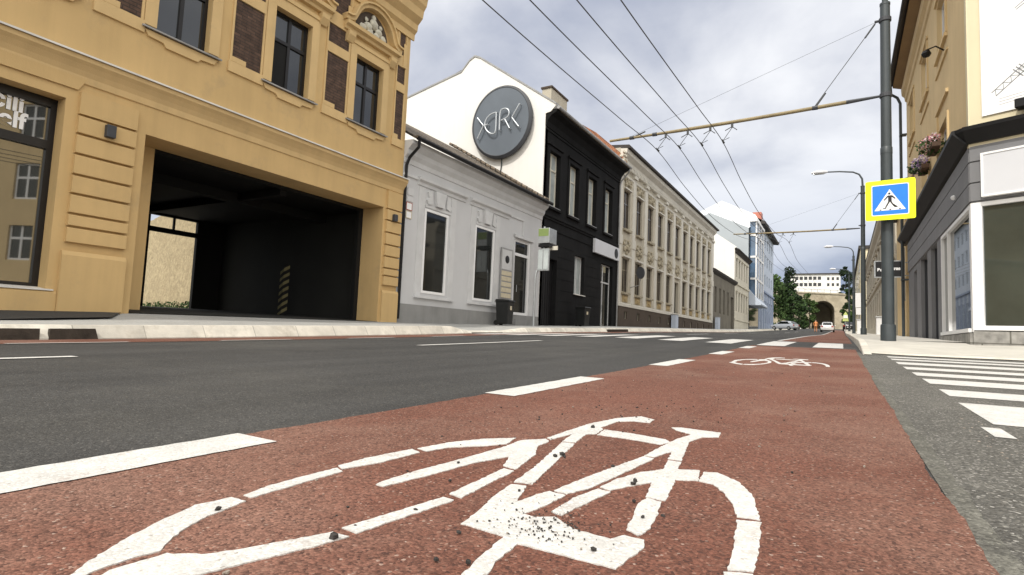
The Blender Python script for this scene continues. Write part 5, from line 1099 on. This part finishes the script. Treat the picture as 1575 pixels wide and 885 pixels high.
for i in range(40): leaf_clump(m, (-13.5 + random.uniform(-5, 3.2), 150 + random.uniform(-12, 20), 4.6 + random.random() * .8), .9, 40, .2, .7, (0, 1))
tag(obj('verge_shrubs', m, TL, None, (-14, 150, 4.4)), 'low green verge shrubs at the foot of the trees', 'bushes', None, 'stuff')
# ------------------------------------------------------------------ bicycle symbols and loose grit
BIKE = [[[-0.976,0.405],[-1.001,0.438],[-1.038,0.483],[-1.082,0.548],[-1.125,0.631],[-1.161,0.72],[-1.148,0.794],[-1.103,0.793],[-1.089,0.743],[-1.075,0.686],[-1.047,0.631],[-1.019,0.592],[-0.983,0.556],[-0.989,0.506],[-0.985,0.456],[-0.957,0.419]],[[-1.14,0.815],[-1.159,0.889],[-1.161,0.972],[-1.159,1.098],[-1.121,1.083],[-1.119,0.963],[-1.115,0.871],[-1.113,0.815]],[[-1.174,1.117],[-1.175,1.231],[-1.15,1.392],[-1.101,1.371],[-1.108,1.219],[-1.138,1.099]],[[-1.141,1.409],[-1.117,1.541],[-1.059,1.66],[-0.981,1.743],[-0.955,1.639],[-0.998,1.566],[-1.072,1.48],[-1.096,1.395]],[[-0.944,0.427],[-0.97,0.472],[-0.968,0.492],[-0.964,0.555],[-0.904,0.592],[-0.864,0.672],[-0.816,0.777],[-0.775,0.777],[-0.788,0.719],[-0.816,0.637],[-0.835,0.578],[-0.847,0.543],[-0.865,0.481]],[[-0.82,0.802],[-0.78,1.065],[-0.747,1.058],[-0.761,0.933],[-0.777,0.796]],[[-0.784,1.091],[-0.791,1.209],[-0.801,1.365],[-0.764,1.356],[-0.756,1.235],[-0.744,1.081]],[[-0.97,1.044],[-0.976,1.087],[-0.973,1.204],[-0.951,1.418],[-0.941,1.606],[-0.947,1.722],[-0.92,1.756],[-0.89,1.797],[-0.861,1.76],[-0.86,1.672],[-0.811,1.57],[-0.781,1.433],[-0.77,1.376],[-0.818,1.386],[-0.858,1.491],[-0.899,1.368],[-0.919,1.191],[-0.944,1.047]],[[-0.894,1.811],[-0.894,1.958],[-0.889,2.176],[-0.845,2.396],[-0.776,2.512],[-0.703,2.459],[-0.696,2.365],[-0.764,2.364],[-0.813,2.305],[-0.818,2.125],[-0.8,2.105],[-0.784,1.998],[-0.811,1.963],[-0.784,1.806],[-0.827,1.793],[-0.854,1.94],[-0.871,1.79]],[[-0.82,1.777],[-0.777,1.785],[-0.715,1.502],[-0.666,1.277],[-0.712,1.265],[-0.744,1.443]],[[-0.792,2.098],[-0.695,2.092],[-0.548,2.059],[-0.518,2.016],[-0.538,1.957],[-0.658,1.981],[-0.773,1.982]],[[-0.591,2.317],[-0.561,2.343],[-0.477,2.334],[-0.407,2.331],[-0.398,2.229],[-0.447,2.19],[-0.467,2.068],[-0.419,1.76],[-0.459,1.766],[-0.476,1.872],[-0.5,1.763],[-0.532,1.764],[-0.525,1.941],[-0.517,2.085],[-0.491,2.216],[-0.563,2.269]],[[-0.53,1.753],[-0.495,1.741],[-0.515,1.514],[-0.533,1.334],[-0.561,1.252],[-0.599,1.258],[-0.58,1.431]],[[-0.709,1.244],[-0.669,1.252],[-0.627,1.127],[-0.619,1.193],[-0.605,1.246],[-0.559,1.242],[-0.564,1.151],[-0.575,1.07],[-0.546,1.067],[-0.516,1.093],[-0.449,1.049],[-0.377,1.043],[-0.36,1.075],[-0.321,1.075],[-0.31,1.031],[-0.317,0.971],[-0.321,0.925],[-0.355,0.922],[-0.414,0.924],[-0.505,0.923],[-0.5,0.838],[-0.478,0.766],[-0.512,0.743],[-0.532,0.848],[-0.545,0.94],[-0.588,0.943],[-0.647,0.948],[-0.662,1.017],[-0.693,1.15]],[[-0.453,1.745],[-0.415,1.747],[-0.404,1.65],[-0.349,1.681],[-0.328,1.565],[-0.379,1.536],[-0.353,1.339],[-0.399,1.342],[-0.423,1.473],[-0.462,1.401],[-0.488,1.341],[-0.519,1.352],[-0.508,1.454],[-0.478,1.559],[-0.447,1.606],[-0.438,1.624]],[[-0.517,1.337],[-0.482,1.331],[-0.497,1.2],[-0.508,1.108],[-0.537,1.117],[-0.535,1.242]],[[-0.395,1.335],[-0.358,1.324],[-0.34,1.229],[-0.331,1.142],[-0.336,1.091],[-0.368,1.107],[-0.382,1.199],[-0.4,1.282]],[[-0.335,1.667],[-0.3,1.684],[-0.234,1.614],[-0.189,1.509],[-0.15,1.326],[-0.195,1.32],[-0.217,1.404],[-0.252,1.489],[-0.289,1.553],[-0.325,1.562]],[[-0.192,1.298],[-0.147,1.313],[-0.133,1.155],[-0.127,1.041],[-0.166,1.026],[-0.173,1.126]],[[-0.169,1.014],[-0.127,1.033],[-0.125,0.926],[-0.161,0.921]]]
def symbol(dy, label, jit):
    m = MB()
    for pl in BIKE:
        q = []
        for (a, b), (c, d) in zip(pl, pl[1:] + pl[:1]):
            n = max(1, int(math.hypot(c - a, d - b) / .011))
            for k in range(n): q.append((a + (c - a) * k / n + (random.uniform(-jit, jit)), b + (d - b) * k / n + random.uniform(-jit, jit)))
        me = bpy.data.meshes.new('tmp'); bm = bmesh.new(); vs = [bm.verts.new((x, y, 0)) for x, y in q]; bm.faces.new(vs)
        bmesh.ops.triangulate(bm, faces=bm.faces, ngon_method='EAR_CLIP'); bm.verts.index_update()
        m.add([(v.co.x, v.co.y + dy, zr(v.co.x, v.co.y + dy) + .0062) for v in bm.verts], [tuple(v.index for v in f.verts) for f in bm.faces])
        k = len(q); m.add([(x, y + dy, zr(x, y + dy) + z) for z in (.003, .0062) for x, y in q], [(i, (i + 1) % k, k + (i + 1) % k, k + i) for i in range(k)]); bm.free(); bpy.data.meshes.remove(me)
    tag(obj('bicycle_symbol', m, 'road_paint', None, (-.6, 1.4 + dy, 0)), label, 'road marking', 'bicycle symbols on the red lane')
symbol(0, 'big white bicycle symbol on the red lane in the foreground, dirt on its crank', .0021)
symbol(6.4, 'smaller white bicycle symbol further along the red lane near the zebra crossing', .002)
m = MB()
def grit(x, y, r, mi=0, off=.0045): r *= .78; m.blob((x, y, zr(x, y) + off + r * .5), r, (random.uniform(.8, 1.3), random.uniform(.8, 1.3), random.uniform(.6, .9)), .25, 6, mi)
for x, y, r in ((-1.091, .725, .0075), (-.789, .752, .011), (-.736, 1.6, .012), (-.745, 1.57, .009), (-.72, 1.58, .006), (-.409, 1.284, .006), (-.93, 1.33, .006), (-.66, 1.20, .005), (-.53, .80, .008), (-.62, .9, .006), (-.58, .78, .006), (-.455, 1.42, .008), (-.46, 1.45, .008), (-.38, .97, .007), (-.36, 1.19, .006), (-.84, 1.17, .006), (-.56, 1.56, .007), (-.84, 2.1, .010)): grit(x, y, r, 0, .007)
for _ in range(190):
    x, y = random.gauss(-.50, .055), random.gauss(1.03, .05); grit(x, y, random.uniform(.001, .0034), 0 if random.random() < .9 else 1, .0075)
for _ in range(150):
    x, y = random.uniform(-1.6, .2), random.uniform(.5, 7) ; grit(x, y, random.uniform(.002, .006), 0 if random.random() < .75 else 1)
for _ in range(70):
    x, y = random.gauss(-.85, .3), random.gauss(2.7, .45); grit(x, y, random.uniform(.002, .006))
for _ in range(260):
    x, y = random.uniform(.45, 1.6), random.gauss(2.9, .5); m.blob((x, y, P(y) + .002), random.uniform(.002, .006), (1, 1, .6), .2, 6, 1)
tag(obj('grit', m, ['pebble', 'pebble_light'], None, (-.5, 1.5, 0)), 'dark loose grit scattered on the red cycle lane', 'gravel', None, 'stuff')
